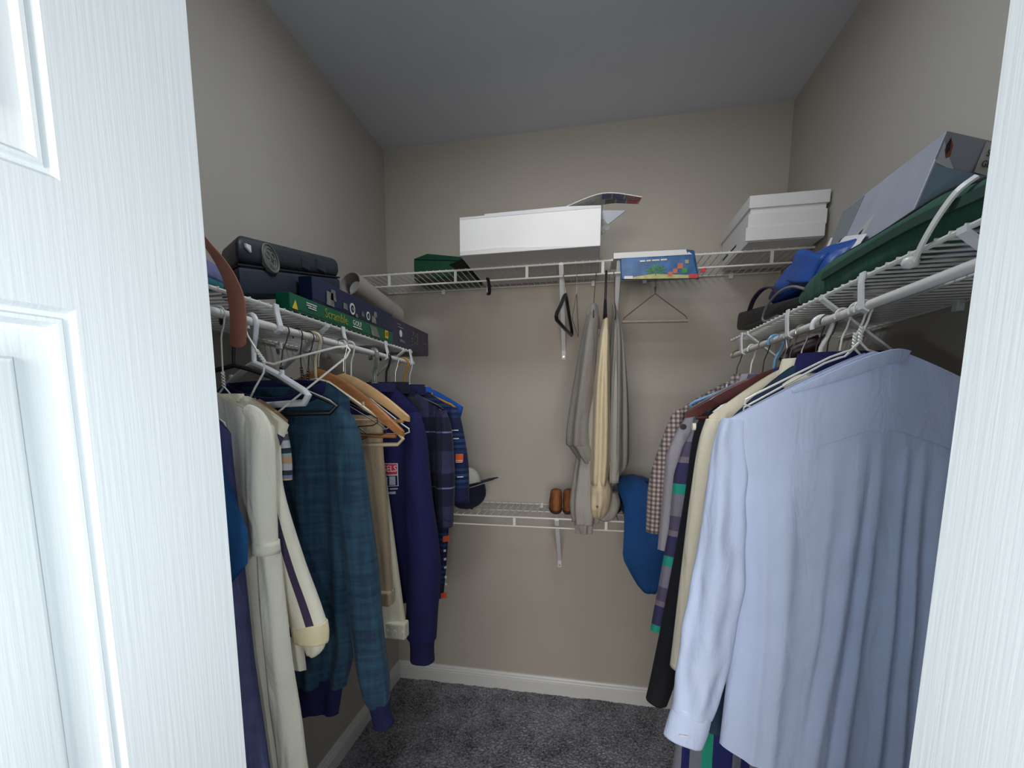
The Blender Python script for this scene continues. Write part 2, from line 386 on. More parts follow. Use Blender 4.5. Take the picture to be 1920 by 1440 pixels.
# ---------------------------------------------------------------- hangers (local: x along the hanger, z up, rod centre at the origin)
def hook_pts(neck, r=0.013, rod_top=RR):
    """hook over the rod, its open tip on the -x side, then down to the neck"""
    zc = rod_top+0.0015-r+0.0015
    pts = [(r*math.cos(a), 0, zc+r*math.sin(a)) for a in [PI*1.12-i*PI*1.30/12 for i in range(13)]]
    x, _, z = pts[-1]
    return pts+[(r*0.6, 0, z-0.014), (0.002, 0, z-0.030), (0, 0, neck)]
def wire_hanger(label, x, y, z, rz=0.0, m='whitewire', hw=0.205, r=0.0013, drop=0.115, neck=-0.075, group=None, tilt=0.0, bar=True):
    t = thing('wire_hanger', label, 'hanger', (x, y, z), group, rz); t.rotation_euler = (0, tilt, rz)
    put('hook', soft(make_mesh('hook', tube(spl(hook_pts(neck), 2), r, 7))), m, t)
    # twisted neck
    tw = []
    for s in (0, 1):
        tw.append(tube([(0.0022*math.cos(a+s*PI), 0.0022*math.sin(a+s*PI), neck+0.006-0.0245*i/16) for i, a in enumerate([k*0.95 for k in range(17)])], r, 6))
    put('twisted_neck', soft(make_mesh('twisted_neck', vfjoin(*tw))), m, t)
    n0 = neck-0.018
    L = [(-0.001, 0, n0), (-0.012, 0, n0-0.012), (-0.04, 0, n0-0.022), (-hw+0.02, 0, n0-drop+0.006), (-hw+0.004, 0, n0-drop-0.004), (-hw+0.003, 0, n0-drop-0.012), (-hw+0.015, 0, n0-drop-0.017)]
    R = [(-a, b, c) for a, b, c in reversed(L)]
    body = L+R if bar else L
    put('shoulder_wire', soft(make_mesh('shoulder_wire', tube(L+R, r, 7, closed=False))), m, t)
    put('shoulder_wire', soft(make_mesh('shoulder_wire', tube(spl(list(reversed(L))[-4:]+[(0.001, 0, n0)], 2), r, 6))), m, t)
    return t
def plastic_hanger(label, x, y, z, rz=0.0, m='whiteplastic', hw=0.20, r=0.0042, drop=0.10, neck=-0.075, group=None, tilt=0.0):
    t = thing('plastic_hanger', label, 'hanger', (x, y, z), group); t.rotation_euler = (0, tilt, rz)
    put('hook', soft(make_mesh('hook', tube(spl(hook_pts(neck, 0.0135+r*0.6), 2), r*0.8, 9))), m, t)
    n0 = neck-0.004
    loop = [(0, 0, n0), (-0.03, 0, n0-0.008), (-hw*0.5, 0, n0-drop*0.42), (-hw+0.012, 0, n0-drop*0.88), (-hw, 0, n0-drop), (-hw+0.012, 0, n0-drop-0.012), (0, 0, n0-drop-0.016), (hw-0.012, 0, n0-drop-0.012), (hw, 0, n0-drop), (hw-0.012, 0, n0-drop*0.88), (hw*0.5, 0, n0-drop*0.42), (0.03, 0, n0-0.008)]
    put('frame', soft(make_mesh('frame', tube(loop, r, 9, closed=True))), m, t)
    for s in (-1, 1):
        put('strap_notch', soft(make_mesh('strap_notch', tube([(s*hw*0.55, 0, n0-drop*0.47+0.002), (s*hw*0.55, 0, n0-drop*0.47+0.012)], r*0.7, 7))), m, t)
    return t
def wooden_hanger(label, x, y, z, rz=0.0, m='wood', hw=0.205, drop=0.10, neck=-0.07, thick=0.012, hook='steel', hr=0.0017):
    t = thing('wooden_hanger', label, 'hanger', (x, y, z)); t.rotation_euler = (0, 0, rz)
    put('hook', soft(make_mesh('hook', tube(spl(hook_pts(neck+0.004), 2), hr, 8))), hook, t)
    V = []; F = []; n = 20
    for i in range(n+1):
        s = -1+2*i/n; zt = neck-drop*abs(s)**1.35; h = 0.034-0.012*abs(s); th = thick*(0.75+0.6*abs(s)**3)
        if abs(s) > 0.97: h *= 0.6; th *= 0.7
        bow = -0.02*s*s
        for a, b in ((-1, -1), (1, -1), (1.0, -0.15), (0.5, 0), (-0.5, 0), (-1.0, -0.15)): V.append((s*hw, bow+a*th/2, zt+b*h))
    for i in range(n):
        for k in range(6): F.append((i*6+k, i*6+(k+1) % 6, i*6+6+(k+1) % 6, i*6+6+k))
    F += [tuple(range(5, -1, -1)), tuple(n*6+k for k in range(6))]
    put('shoulder_bar', soft(make_mesh('shoulder_bar', (V, F)), 50), m, t)
    put('trouser_bar', soft(make_mesh('trouser_bar', tube([(-hw*0.9, -0.014, neck-drop-0.012), (hw*0.9, -0.014, neck-drop-0.012)], 0.005, 10))), m, t)
    return t

# ---------------------------------------------------------------- garments
def lerpt(tab, t):
    """piecewise-linear table [(t, a, b, ...)]; smooth steps"""
    for i in range(len(tab)-1):
        if t <= tab[i+1][0]:
            a, b = tab[i], tab[i+1]; f = (t-a[0])/max(1e-9, b[0]-a[0])
            return [p+(q-p)*f for p, q in zip(a[1:], b[1:])]
    return list(tab[-1][1:])
def body(parent, m, neck_z, neck_hw, sh_hw, drop, hem, prof, thick=0.05, folds=(), dip=(0.06, 0.012), seed=0, nu=44, nv=44, neck_c=0.0, hem_curve=None, name='body', top_t=0.012, pleats=(), onset=0.0, t_max=1.0, lift=0.0):
    """front and back sheet of a hanging garment, joined at the side seams.
    prof: [(t, left, right)] side limits in x for t from shoulder (0) to hem (1); folds: [(freq, phase, drift, amp)]"""
    rnd = random.Random(seed); V = []; UV = []; F = []
    def ztop(s, front):
        x = s*sh_hw
        a = abs(x-neck_c)
        if a < neck_hw: return neck_z-(dip[0] if front else dip[1])*(1-(a/neck_hw)**2)**0.8
        return neck_z-drop*((a-neck_hw)/max(1e-6, sh_hw-neck_hw))**1.15
    jit = [rnd.uniform(-PI, PI) for _ in range(8)]
    for front in (1, 0):
        for j in range(nv+1):
            t = j/nv; tt = t**0.85*t_max
            l, r = lerpt(prof, tt)
            for i in range(nu+1):
                s = -1+2*i/nu; s = math.copysign(abs(s)**0.92, s) if s else 0.0
                zt = ztop(s, front); hz = hem+(hem_curve(s) if hem_curve else 0)
                z = zt+(hz-zt)*tt
                x = (l+r)/2+s*(r-l)/2
                x0 = s*sh_hw; w = min(1, tt/0.12); x = x0*(1-w)+x*w if tt < 0.12 else x
                th = top_t+(thick-top_t)*min(1, tt/0.25)
                e = (1-min(1, abs(s))**3.2)**0.55
                y = (-1 if front else 1)*th/2*e
                f = 0
                for k, (fr, ph, dr, am) in enumerate(folds):
                    f += am*math.sin(fr*s*PI+ph+dr*tt+(0 if front else 1.3))
                f += 0.006*noise.noise(Vector((s*3+seed, tt*4, front*5.0)))
                g = max(0.0, tt-onset)/max(1e-6, 1-onset)
                for s0, wdt, dr, am in pleats:
                    f += am*math.exp(-((s-s0-dr*g)/wdt)**2)*(1 if front else -0.5)
                y += f*min(1, g*1.9)**0.7*min(1, e*1.5)-(lift if front else -lift)
                V.append((x, y, z)); UV.append(((s+1)/2, tt))
    N = (nu+1)*(nv+1)
    for b in (0, N):
        for j in range(nv):
            for i in range(nu):
                a = b+j*(nu+1)+i; q = (a, a+1, a+nu+2, a+nu+1); F.append(q if b == 0 else q[::-1])
    for j in range(nv):
        for i in (0, nu):
            a = j*(nu+1)+i; F.append((a, a+nu+1, a+nu+1+N, a+N) if i == 0 else (a, a+N, a+nu+1+N, a+nu+1))
    o = put(name, make_mesh(name, (V, F), smooth=True, uv=UV), m, parent); return o
def sleeve(parent, m, path, name='sleeve', n=18, k=9, wr=0.07, seed=0, v0=0.0, close=True, wf=1.0):
    """limb of cloth along path [(x, y, z, half-width x, half-width y)] with creases across it"""
    P = spl(path, k); V = []; UV = []; F = []; m_ = len(P); dist = 0.0
    for i, (x, y, z, a, b) in enumerate(P):
        if i: dist += (Vector(P[i][:3])-Vector(P[i-1][:3])).length
        p0 = Vector(P[max(i-1, 0)][:3]); p1 = Vector(P[min(i+1, m_-1)][:3]); t = (p1-p0)
        t = t.normalized() if t.length > 1e-9 else Vector((0, 0, -1))
        yv = Vector((0, 1, 0)); yv = (yv-t*yv.dot(t)).normalized(); xv = yv.cross(t)
        for q in range(n):
            an = 2*PI*q/n
            w = wr*noise.noise(Vector((math.cos(an)*1.5+seed*3.1, math.sin(an)*1.5, dist*11*wf)))*2.0+wr*0.9*math.sin(5*an+dist*5*wf+seed)
            V.append(tuple(Vector((x, y, z))+xv*math.cos(an)*a*(1+0.35*w)+yv*math.sin(an)*b*(1+1.6*w))); UV.append((q/n, v0+i/(m_-1)))
    for i in range(m_-1):
        for q in range(n): F.append((i*n+q, i*n+(q+1) % n, (i+1)*n+(q+1) % n, (i+1)*n+q))
    if close: F.append(tuple(range(n-1, -1, -1))); F.append(tuple((m_-1)*n+q for q in range(n)))
    return put(name, make_mesh(name, (V, F), smooth=True, uv=UV), m, parent)
def collar(parent, m, cx, z, rx, ry, h, flare=0.006, a0=0.0, a1=2*PI, thick=0.003, tilt=0.0, name='collar', cy=0.0, n=28):
    V = []; F = []; full = abs(a1-a0-2*PI) < 1e-3
    for i in range(n+1):
        a = a0+(a1-a0)*i/n; c, s = math.cos(a), math.sin(a)
        for k, (dr, dz) in enumerate(((flare, -h/2), (0, h/2), (-thick, h/2), (flare-thick, -h/2))):
            V.append((cx+(rx+dr)*c, cy+(ry+dr)*s, z+dz+tilt*s))
    for i in range(n):
        for k in range(4): F.append((i*4+k, i*4+(k+1) % 4, i*4+4+(k+1) % 4, i*4+4+k))
    if not full: F += [(0, 1, 2, 3), tuple(n*4+k for k in (3, 2, 1, 0))]
    return put(name, soft(make_mesh(name, (V, F)), 50), m, parent)
def loft(rings, n=30, k=6, fold=0.0, ff=5, seed=0):
    """horizontal cloth rings [(z, cx, cy, rx, ry)] with running folds"""
    P = spl(rings, k); V = []; F = []; UV = []; m_ = len(P)
    for i, (z, cx, cy, rx, ry) in enumerate(P):
        t = i/(m_-1)
        for q in range(n):
            a = 2*PI*q/n
            f = 1+fold*min(1, t*2)*(math.sin(ff*a+seed+0.8*t)+0.6*math.sin((ff+3)*a+seed*2-1.1*t))+0.05*noise.noise(Vector((math.cos(a)+seed, math.sin(a), t*5)))
            V.append((cx+rx*f*math.cos(a), cy+ry*f*math.sin(a), z)); UV.append((q/n, t))
    for i in range(m_-1):
        for q in range(n): F.append((i*n+q, i*n+(q+1) % n, (i+1)*n+(q+1) % n, (i+1)*n+q))
    F.append(tuple(range(n-1, -1, -1))); F.append(tuple((m_-1)*n+q for q in range(n)))
    return (V, F), UV

# cloth colours and patterns
M['cream'] = cloth('cream_knit', (236, 229, 210), 0.04)
M['creamrib'] = cloth('cream_ribbing', (236, 222, 184), 0.04)
M['tealnavy'] = cloth('blue_cotton', (28, 86, 142), 0.12)
M['purplegrey'] = cloth('purple_grey_fleece', (104, 106, 150), 0.15, vscale=40)
M['navy'] = cloth('navy_cotton', (14, 15, 74), 0.15, sheen=0)
M['navyrib'] = cloth('navy_ribbing', (13, 15, 66), 0.1, sheen=0)
M['black'] = cloth('black_cotton', (8, 11, 22), 0.15, sheen=0)
M['khaki'] = cloth('khaki_twill', (184, 162, 134), 0.05)
M['offwhite'] = cloth('off_white_cotton', (214, 208, 186), 0.05)
M['shirtblue'] = cloth('light_blue_oxford', (190, 203, 234), 0.04, vscale=12, wr=0.40)
M['darkteal'] = cloth('dark_teal_cotton', (36, 58, 82), 0.12)
M['ivory'] = cloth('ivory_cloth', (222, 214, 194), 0.04)
M['greycloth'] = cloth('grey_cotton', (128, 124, 118), 0.07)
M['greylight'] = cloth('light_grey_cotton', (150, 146, 140), 0.06)
M['stone'] = cloth('stone_twill', (196, 180, 152), 0.05)
M['lavender'] = cloth('lavender_grey_cotton', (150, 146, 158), 0.06)
M['brightblue'] = cloth('bright_blue_cotton', (22, 82, 170), 0.08)
M['jeanblue'] = cloth('mid_blue_cotton', (12, 66, 124), 0.10)
M['teal'] = cloth('teal_blue_knit', (34, 84, 112), 0.22, vscale=26, wr=0.5)
nt = M['teal'].node_tree   # faint woven check: darker broken lines both ways
outs = []
for st in ((60, 60, 5), (5, 5, 70)):
    w = nt.nodes.new('ShaderNodeTexNoise'); w.inputs['Scale'].default_value = 1.6; w.inputs['Detail'].default_value = 3
    tc = nt.nodes.new('ShaderNodeTexCoord'); mp_ = nt.nodes.new('ShaderNodeMapping'); mp_.inputs['Scale'].default_value = st; nt.links.new(tc.outputs['Object'], mp_.inputs[0]); nt.links.new(mp_.outputs[0], w.inputs['Vector']); outs.append(w.outputs['Fac'])
av = nt.nodes.new('ShaderNodeMath'); av.operation = 'ADD'; nt.links.new(outs[0], av.inputs[0]); nt.links.new(outs[1], av.inputs[1])
r_ = nt.nodes.new('ShaderNodeMapRange'); r_.inputs[1].default_value = 0.8; r_.inputs[2].default_value = 1.25; nt.links.new(av.outputs[0], r_.inputs[0])
mx_ = nt.nodes.new('ShaderNodeMix'); mx_.data_type = 'RGBA'; mx_.inputs[6].default_value = s2l((24, 50, 74))+(1,); mx_.inputs[7].default_value = s2l((40, 78, 98))+(1,)
nt.links.new(r_.outputs[0], mx_.inputs[0]); _col_in(M['teal'], mx_.outputs[2])
CR = (236, 229, 210); PU = (66, 54, 82)
M['rugby'] = striped('cream_with_purple_stripes', 'UV', 1, 5.2, [(0.0, CR), (0.40, PU), (0.62, CR)], off=0.15, var=0)
M['rugbysleeve'] = striped('cream_with_purple_sleeve_stripe', 'UV', 0, 1, [(0.0, CR), (0.635, PU), (0.705, CR)], var=0)
M['multistripe'] = striped('multicoloured_stripes', 'UV', 1, 1.5, [(0.0, (196, 160, 122)), (0.12, (196, 196, 200)), (0.24, (50, 58, 72)), (0.34, (120, 144, 172)), (0.42, (210, 150, 140)), (0.47, CR), (0.62, (96, 92, 112)), (0.72, (200, 200, 200)), (0.84, (40, 60, 66)), (0.93, (160, 176, 172))], var=0)
M['plaid'] = crossed('navy_purple_plaid', ('Object', 2, 6.2, [(0.0, (50, 52, 80)), (0.30, (24, 27, 56)), (0.62, (132, 128, 156)), (0.645, (20, 24, 54)), (0.9, (60, 54, 88))]), ('Object', 0, 11, [(0.0, (235, 235, 255)), (0.45, (150, 150, 190)), (0.62, (225, 220, 250)), (0.66, (140, 145, 185))]))
M['pattern'] = striped('navy_print', 'Object', 2, 9.0, [(0.0, (16, 22, 66)), (0.36, (20, 46, 92)), (0.44, (16, 24, 70)), (0.52, (26, 60, 108)), (0.60, (14, 22, 66)), (0.68, (28, 62, 108)), (0.77, (14, 22, 62)), (0.86, (24, 56, 100)), (0.93, (14, 20, 60))])
M['gingham'] = crossed('brown_grey_gingham', ('Object', 2, 84, [(0.0, (176, 166, 162)), (0.5, (128, 114, 114))]), ('Object', 0, 96, [(0.0, (250, 250, 250)), (0.5, (178, 166, 168))]))
GS = [(0.0, (124, 122, 138)), (0.30, (32, 150, 132)), (0.44, (54, 50, 92)), (0.72, (120, 112, 126)), (0.80, (86, 78, 106))]
M['block'] = striped('teal_purple_grey_bands', 'Object', 2, 5.6, GS, off=0.31)
M['robe'] = striped('vertical_green_navy_grey_stripes', 'Object', 0, 8.6, [(0.0, (108, 112, 124)), (0.19, (24, 140, 116)), (0.36, (22, 28, 92)), (0.67, (112, 114, 126)), (0.84, (22, 28, 92))], off=0.54)
M['orange'] = mat('orange_print', (206, 84, 40), 0.8)
M['red'] = mat('red_print', (190, 44, 66), 0.8)

def garment(name, label, cat, x, y, z, rz=0.0, group=None):
    return thing(name, label, cat, (x, y, z), group, rz)

from mathutils.bvhtree import BVHTree
def wrap(o, targets, off=0.0012):
    """lay a flat print onto the cloth in front of it (same parent): every vertex takes the cloth's depth"""
    trees = [BVHTree.FromPolygons([v.co.copy() for v in t.data.vertices], [tuple(p.vertices) for p in t.data.polygons]) for t in targets]
    y1 = max(v.co.y for v in o.data.vertices)
    for v in o.data.vertices:
        best = None
        for tr in trees:
            h = tr.ray_cast(Vector((v.co.x+o.location.x, -0.4, v.co.z+o.location.z)), Vector((0, 1, 0)))
            if h[0] is not None and (best is None or h[0].y < best): best = h[0].y
        if best is not None: v.co.y = best-off+(v.co.y-y1)
def gridprint(name, x0, x1, z0, z1, m, parent, targets, off=0.0012, nx=6, nz=3, th=0.0006):
    V = []; F = []
    for k in (0, 1):
        for j in range(nz+1):
            for i in range(nx+1): V.append((x0+(x1-x0)*i/nx, -th*k, z0+(z1-z0)*j/nz))
    N = (nx+1)*(nz+1)
    for j in range(nz):
        for i in range(nx):
            a = j*(nx+1)+i; F += [(a, a+nx+1, a+nx+2, a+1), (N+a, N+a+1, N+a+nx+2, N+a+nx+1)]
    for i in range(nx): F += [(i, i+1, N+i+1, N+i), (nz*(nx+1)+i, N+nz*(nx+1)+i, N+nz*(nx+1)+i+1, nz*(nx+1)+i+1)]
    for j in range(nz):
        a = j*(nx+1); b = a+nx; F += [(a, N+a, N+a+nx+1, a+nx+1), (b, b+nx+1, N+b+nx+1, N+b)]
    o = put(name, make_mesh(name, (V, F)), m, parent); wrap(o, targets, off); return o

# ---------------------------------------------------------------- left rod: garments, near to far
FO = [(3.0, 0.4, 0.6, 0.007), (5.3, 2.1, -0.8, 0.004), (8.2, 0.9, 1.2, 0.002)]
FB = [(2.2, 1.0, 0.5, 0.010), (4.6, 0.3, -0.6, 0.006), (7.7, 2.2, 0.9, 0.003)]
lx = lambda X: X-RX_L
lz = lambda Z: Z-RZ_L
rx_ = lambda X: X-RX_R
rzz = lambda Z: Z-RZ_R
def LS(P, y=0.0): return [(lx(a), y+dy, lz(b), c, d) for a, b, dy, c, d in P]
def RS(P, y=0.0): return [(rx_(a), y+dy, rzz(b), c, d) for a, b, dy, c, d in P]
def place_l(name, label, y, rz=0.0, cat='shirt', group=None): return garment(name, label, cat, RX_L, y, RZ_L, rz, group)
def place_r(name, label, y, rz=0.0, cat='shirt', group=None): return garment(name, label, cat, RX_R, y, RZ_R, rz, group)

g = place_l('blue_shirt', 'blue shirt with curved hem nearest the door on left rod', 0.50)
body(g, M['tealnavy'], -0.115, 0.07, 0.155, 0.07, lz(1.04), [(0, -0.155, 0.155), (0.3, -0.17, 0.166), (0.75, -0.17, 0.190), (1, -0.15, 0.186)], 0.022, FO, seed=1, hem_curve=lambda s: 0.10*s*s)
collar(g, M['tealnavy'], 0, -0.118, 0.07, 0.014, 0.016)
wire_hanger('white wire hanger holding blue shirt by the left door', RX_L, 0.50, RZ_L, 0.0, drop=0.075, hw=0.14)
g = place_l('fleece_jacket', 'purple grey fleece jacket below blue shirt behind left door', 0.532, cat='jacket')
body(g, M['purplegrey'], -0.115, 0.07, 0.15, 0.07, lz(0.55), [(0, -0.15, 0.15), (0.4, -0.16, 0.160), (1, -0.16, 0.192)], 0.022, FB, seed=2)
collar(g, M['purplegrey'], 0, -0.118, 0.07, 0.012, 0.016)
wire_hanger('white wire hanger holding purple grey fleece jacket', RX_L, 0.532, RZ_L, 0.05, drop=0.075, hw=0.14)

g = place_l('cream_sweater', 'long plain cream sweater, first light garment beside left door', 0.585, cat='sweater')
body(g, M['cream'], -0.128, 0.075, 0.175, 0.050, lz(0.60), [(0, -0.175, 0.172), (0.25, -0.17, 0.150), (0.6, -0.165, 0.155), (1, -0.17, 0.200)], 0.034, [(4, 0.3, 0.4, 0.006), (9, 1, 0.5, 0.003)], seed=3)
sleeve(g, M['cream'], LS([(0.438, 1.326, 0, 0.010, 0.005), (0.454, 1.311, -.001, 0.018, 0.010), (0.462, 1.275, -.005, 0.022, 0.016), (0.464, 1.18, -.011, 0.019, 0.019), (0.466, 1.142, -.012, 0.0165, 0.018)]), seed=4)
sleeve(g, M['cream'], LS([(0.466, 1.147, -.012, 0.018, 0.019), (0.466, 1.13, -.012, 0.0185, 0.019)]), 'cuff', wr=0.02, k=3)
sleeve(g, M['cream'], LS([(0.467, 1.14, -.008, 0.015, 0.016), (0.472, 1.0, -.01, 0.018, 0.018), (0.480, 0.85, -.008, 0.021, 0.02), (0.484, 0.66, 0, 0.022, 0.02)]), 'drape_fold', seed=5)
collar(g, M['creamrib'], 0, -0.132, 0.075, 0.018, 0.012, flare=0.003)
g = place_l('striped_sweater', 'cream sweater with purple stripes and ribbed cuff behind plain cream sweater', 0.655, cat='sweater')
body(g, M['rugby'], -0.133, 0.075, 0.150, 0.045, lz(0.93), [(0, -0.15, 0.128), (0.3, -0.17, 0.116), (0.75, -0.17, 0.150), (1, -0.16, 0.155)], 0.03, FO, seed=6, hem_curve=lambda s: -0.02*s)
sleeve(g, M['rugbysleeve'], LS([(0.408, 1.320, 0, 0.010, 0.005), (0.422, 1.296, -.001, 0.016, 0.011), (0.423, 1.25, -.003, 0.018, 0.014), (0.424, 1.21, -.005, 0.018, 0.016), (0.434, 1.155, -.008, 0.021, 0.018), (0.452, 1.085, -.010, 0.025, 0.019), (0.470, 1.03, -.012, 0.028, 0.02), (0.479, 0.995, -.012, 0.030, 0.02)]), seed=7, wr=0.03)
sleeve(g, M['creamrib'], LS([(0.4795, 0.998, -.012, 0.031, 0.021), (0.481, 0.985, -.012, 0.031, 0.021), (0.481, 0.968, -.012, 0.0295, 0.02)]), 'cuff', wr=0.01, k=4)
sleeve(g, M['cream'], LS([(0.475, 0.975, -.004, 0.024, 0.014), (0.480, 0.958, -.004, 0.020, 0.013), (0.476, 0.940, -.004, 0.008, 0.008)]), 'shirt_tail', wr=0.06, k=4)
collar(g, M['cream'], 0, -0.137, 0.075, 0.016, 0.012, flare=0.003)
gridprint('chest_patch', 0.084, 0.100, lz(1.195), lz(1.228), 'red', g, [c for c in g.children if c.name.startswith('body')], 0.0012, 3, 3)
g = place_l('polo_shirt', 'short sleeved polo with many coloured stripes behind purple striped sweater', 0.705)
body(g, M['multistripe'], -0.137, 0.06, 0.115, 0.035, lz(1.02), [(0, -0.115, 0.110), (0.3, -0.125, 0.085), (1, -0.12, 0.08)], 0.024, FO, seed=8)
sleeve(g, M['multistripe'], LS([(0.388, 1.318, 0, 0.014, 0.010), (0.400, 1.295, 0, 0.018, 0.012), (0.404, 1.25, 0, 0.020, 0.013), (0.403, 1.213, 0, 0.020, 0.013)]), seed=9, wr=0.03)
collar(g, M['greylight'], 0, -0.142, 0.058, 0.012, 0.012, flare=0.003)
for yy, rz, lab in ((0.585, 0.0, 'white wire hanger inside long plain cream sweater'), (0.655, 0.03, 'white wire hanger inside purple striped cream sweater'), (0.705, -0.03, 'white wire hanger inside polo with coloured stripes')):
    wire_hanger(lab, RX_L, yy, RZ_L, rz, drop=0.055 if yy < .69 else 0.05, hw=0.14 if yy < .69 else 0.10, neck=-0.10)

g = place_l('crewneck_sweater', 'teal blue sweater with navy ribbed collar, hem and cuffs on left rod', 0.815, cat='sweater')
body(g, M['teal'], lz(1.375), 0.105, 0.168, 0.045, lz(0.785), [(0, -0.14, 0.168), (0.15, -0.15, 0.168), (0.5, -0.16, 0.162), (0.85, -0.15, 0.160), (1, -0.12, 0.135)], 0.05, [(3.4, 0.2, 0.3, 0.010), (6.1, 1.9, -0.7, 0.006)], dip=(0.035, 0.006), seed=10, neck_c=0.02)
body(g, M['navyrib'], lz(0.80), 0.03, 0.125, 0.004, lz(0.722), [(0, -0.10, 0.130), (1, -0.095, 0.115)], 0.044, [(9, 0, 0, 0.002), (3.4, 0.5, 0.3, 0.006)], dip=(0.0, 0.0), seed=11, name='hem_band', nu=30, nv=10, top_t=0.044)
sleeve(g, M['teal'], LS([(0.448, 1.328, 0.0, 0.018, 0.010), (0.464, 1.285, -.001, 0.026, 0.021), (0.472, 1.2, -.002, 0.030, 0.026), (0.487, 1.05, -.004, 0.031, 0.032), (0.497, 0.9, -.008, 0.031, 0.032), (0.509, 0.80, -.012, 0.029, 0.03), (0.518, 0.765, -.014, 0.022, 0.022)]), seed=12)
sleeve(g, M['navyrib'], LS([(0.518, 0.772, -.014, 0.022, 0.022), (0.521, 0.745, -.014, 0.019, 0.019), (0.526, 0.722, -.014, 0.021, 0.020)]), 'cuff', wr=0.03, k=5)
sleeve(g, M['teal'], LS([(0.165, 1.32, 0, 0.016, 0.018), (0.135, 1.2, 0, 0.028, 0.03), (0.125, 1.0, 0, 0.03, 0.03), (0.12, 0.78, 0, 0.022, 0.022)]), seed=13)
# ribbed neck band: follows the neckline dip
nb = []
for i in range(25):
    a = 2*PI*i/24; nb.append((0.02+0.103*math.cos(a), 0.016*math.sin(a), lz(1.366)+(-0.028 if math.sin(a) < 0 else 0.006)*(1-math.cos(a)**2)))
put('collar', soft(make_mesh('collar', tube(nb[:-1], 0.0, 10, True, flat=(0.004, 0.012)))), 'navyrib', g)
plastic_hanger('thick white plastic hanger swung forward at front of left rod', RX_L-0.004, 0.79, RZ_L+0.002, -0.44, drop=0.060, hw=0.164, neck=-0.070, r=0.0058)

def trousers(name, label, y, m, x0, x1, z0, z1, thick=0.03, seed=0, x1b=None):
    g = place_l(name, label, y, cat='trousers')
    c = (x0+x1)/2; h = (x1-x0)/2
    body(g, m, lz(z1), 0.02, h, 0.004, lz(z0), [(0, lx(x0), lx(x1)), (1, lx(x0)+0.01, lx(x1b or x1+0.014))], thick, [(2.2, 0.5, 0.4, 0.004), (5, 1, 0.2, 0.002)], dip=(0, 0), seed=seed, neck_c=0, top_t=0.022, name='legs')
    return g
g = trousers('khaki_trousers', 'khaki trousers folded over wooden hanger between teal sweater and navy sweatshirt', 1.02, M['khaki'], 0.165, 0.445, 0.872, 1.305, 0.03, 14)
put('leg_hem', make_mesh('leg_hem', box(lx(0.18), lx(0.4575), -0.0155, 0.0155, lz(0.870), lz(0.905)), bevel=0.005, seg=3), 'khaki', g)
g = trousers('white_trousers', 'off white trousers hanging behind khaki trousers', 1.085, M['offwhite'], 0.165, 0.408, 0.762, 1.315, 0.03, 15, 0.467)
put('waistband', make_mesh('waistband', box(lx(0.18), lx(0.4665), -0.0160, 0.0160, lz(0.757), lz(0.800)), bevel=0.005, seg=3), 'offwhite', g)
for i in range(3): put('button', soft(make_mesh('button', tube([(lx(0.42+0.02*i), -0.0178, lz(0.779)), (lx(0.42+0.02*i), -0.0155, lz(0.779))], 0.004, 12))), 'button', g)
wooden_hanger('brown wooden hanger with khaki trousers over its bar', RX_L, 1.00, RZ_L, 0.05, hw=0.20, drop=0.135, neck=-0.065)
wooden_hanger('light orange wooden hanger tilted behind the brown wooden one', RX_L+0.02, 1.075, RZ_L, 0.06, m='woodedge', hw=0.165, drop=0.10, neck=-0.07)

g = place_l('navy_sweatshirt', 'navy sweatshirt with red and white chest print, long sleeve and ribbed cuff', 1.20, cat='sweatshirt')
body(g, M['navy'], lz(1.385), 0.085, 0.165, 0.075, lz(0.80), [(0, -0.165, 0.160), (0.3, -0.17, 0.150), (1, -0.16, 0.12)], 0.06, FB, seed=16, neck_c=0.01)
sleeve(g, M['navy'], LS([(0.452, 1.315, 0, 0.02, 0.02), (0.463, 1.25, -.01, 0.028, 0.034), (0.470, 1.1, -.02, 0.036, 0.042), (0.482, 0.93, -.025, 0.044, 0.046), (0.474, 0.78, -.025, 0.043, 0.044), (0.472, 0.715, -.025, 0.040, 0.038)]), seed=17, wr=0.04)
sleeve(g, M['navyrib'], LS([(0.472, 0.722, -.025, 0.037, 0.035), (0.472, 0.69, -.025, 0.033, 0.032), (0.472, 0.650, -.025, 0.034, 0.032)]), 'cuff', wr=0.02, k=5)
collar(g, M['navyrib'], 0.01, lz(1.383), 0.085, 0.03, 0.022)
M['palegreyprint'] = mat('pale_grey_print', (150, 158, 170), 0.8)
# chest print: red name bar over a white framed panel, two lines of small lettering below
bod = [c for c in g.children if c.name.startswith('body')]
def cp(nm, x0, x1, z0, z1, m, off): return gridprint(nm, lx(x0), lx(x1), lz(z0), lz(z1), m, g, bod, off)
cp('print_frame', 0.352, 0.417, 1.129, 1.189, 'whiteink', 0.0012)
cp('print_panel', 0.3535, 0.4155, 1.160, 1.1875, 'red', 0.0022)
cp('print_panel', 0.3535, 0.4155, 1.1305, 1.157, 'navy', 0.0022)
cp('print_square', 0.397, 0.411, 1.1325, 1.155, 'palegreyprint', 0.0032)
for xa, xb in ((0.357, 0.363), (0.366, 0.373), (0.376, 0.381), (0.384, 0.392)): cp('small_print', xa, xb, 1.134, 1.154, 'whiteink', 0.0032)
for xa, xb, za, zb in ((0.356, 0.370, 1.122, 1.126), (0.373, 0.394, 1.121, 1.125), (0.397, 0.415, 1.120, 1.124), (0.357, 0.410, 1.108, 1.115)): cp('small_print', xa, xb, za, zb, 'palegreyprint', 0.0012)
o = text_part('chest_lettering', 'ANGELS', 0.023, 'whiteink', g, frame_mtx((lx(0.3845), 0, lz(1.1745)), (1, 0, 0), (0, 0, 1)), sx=0.74); wrap(o, bod, 0.0032)
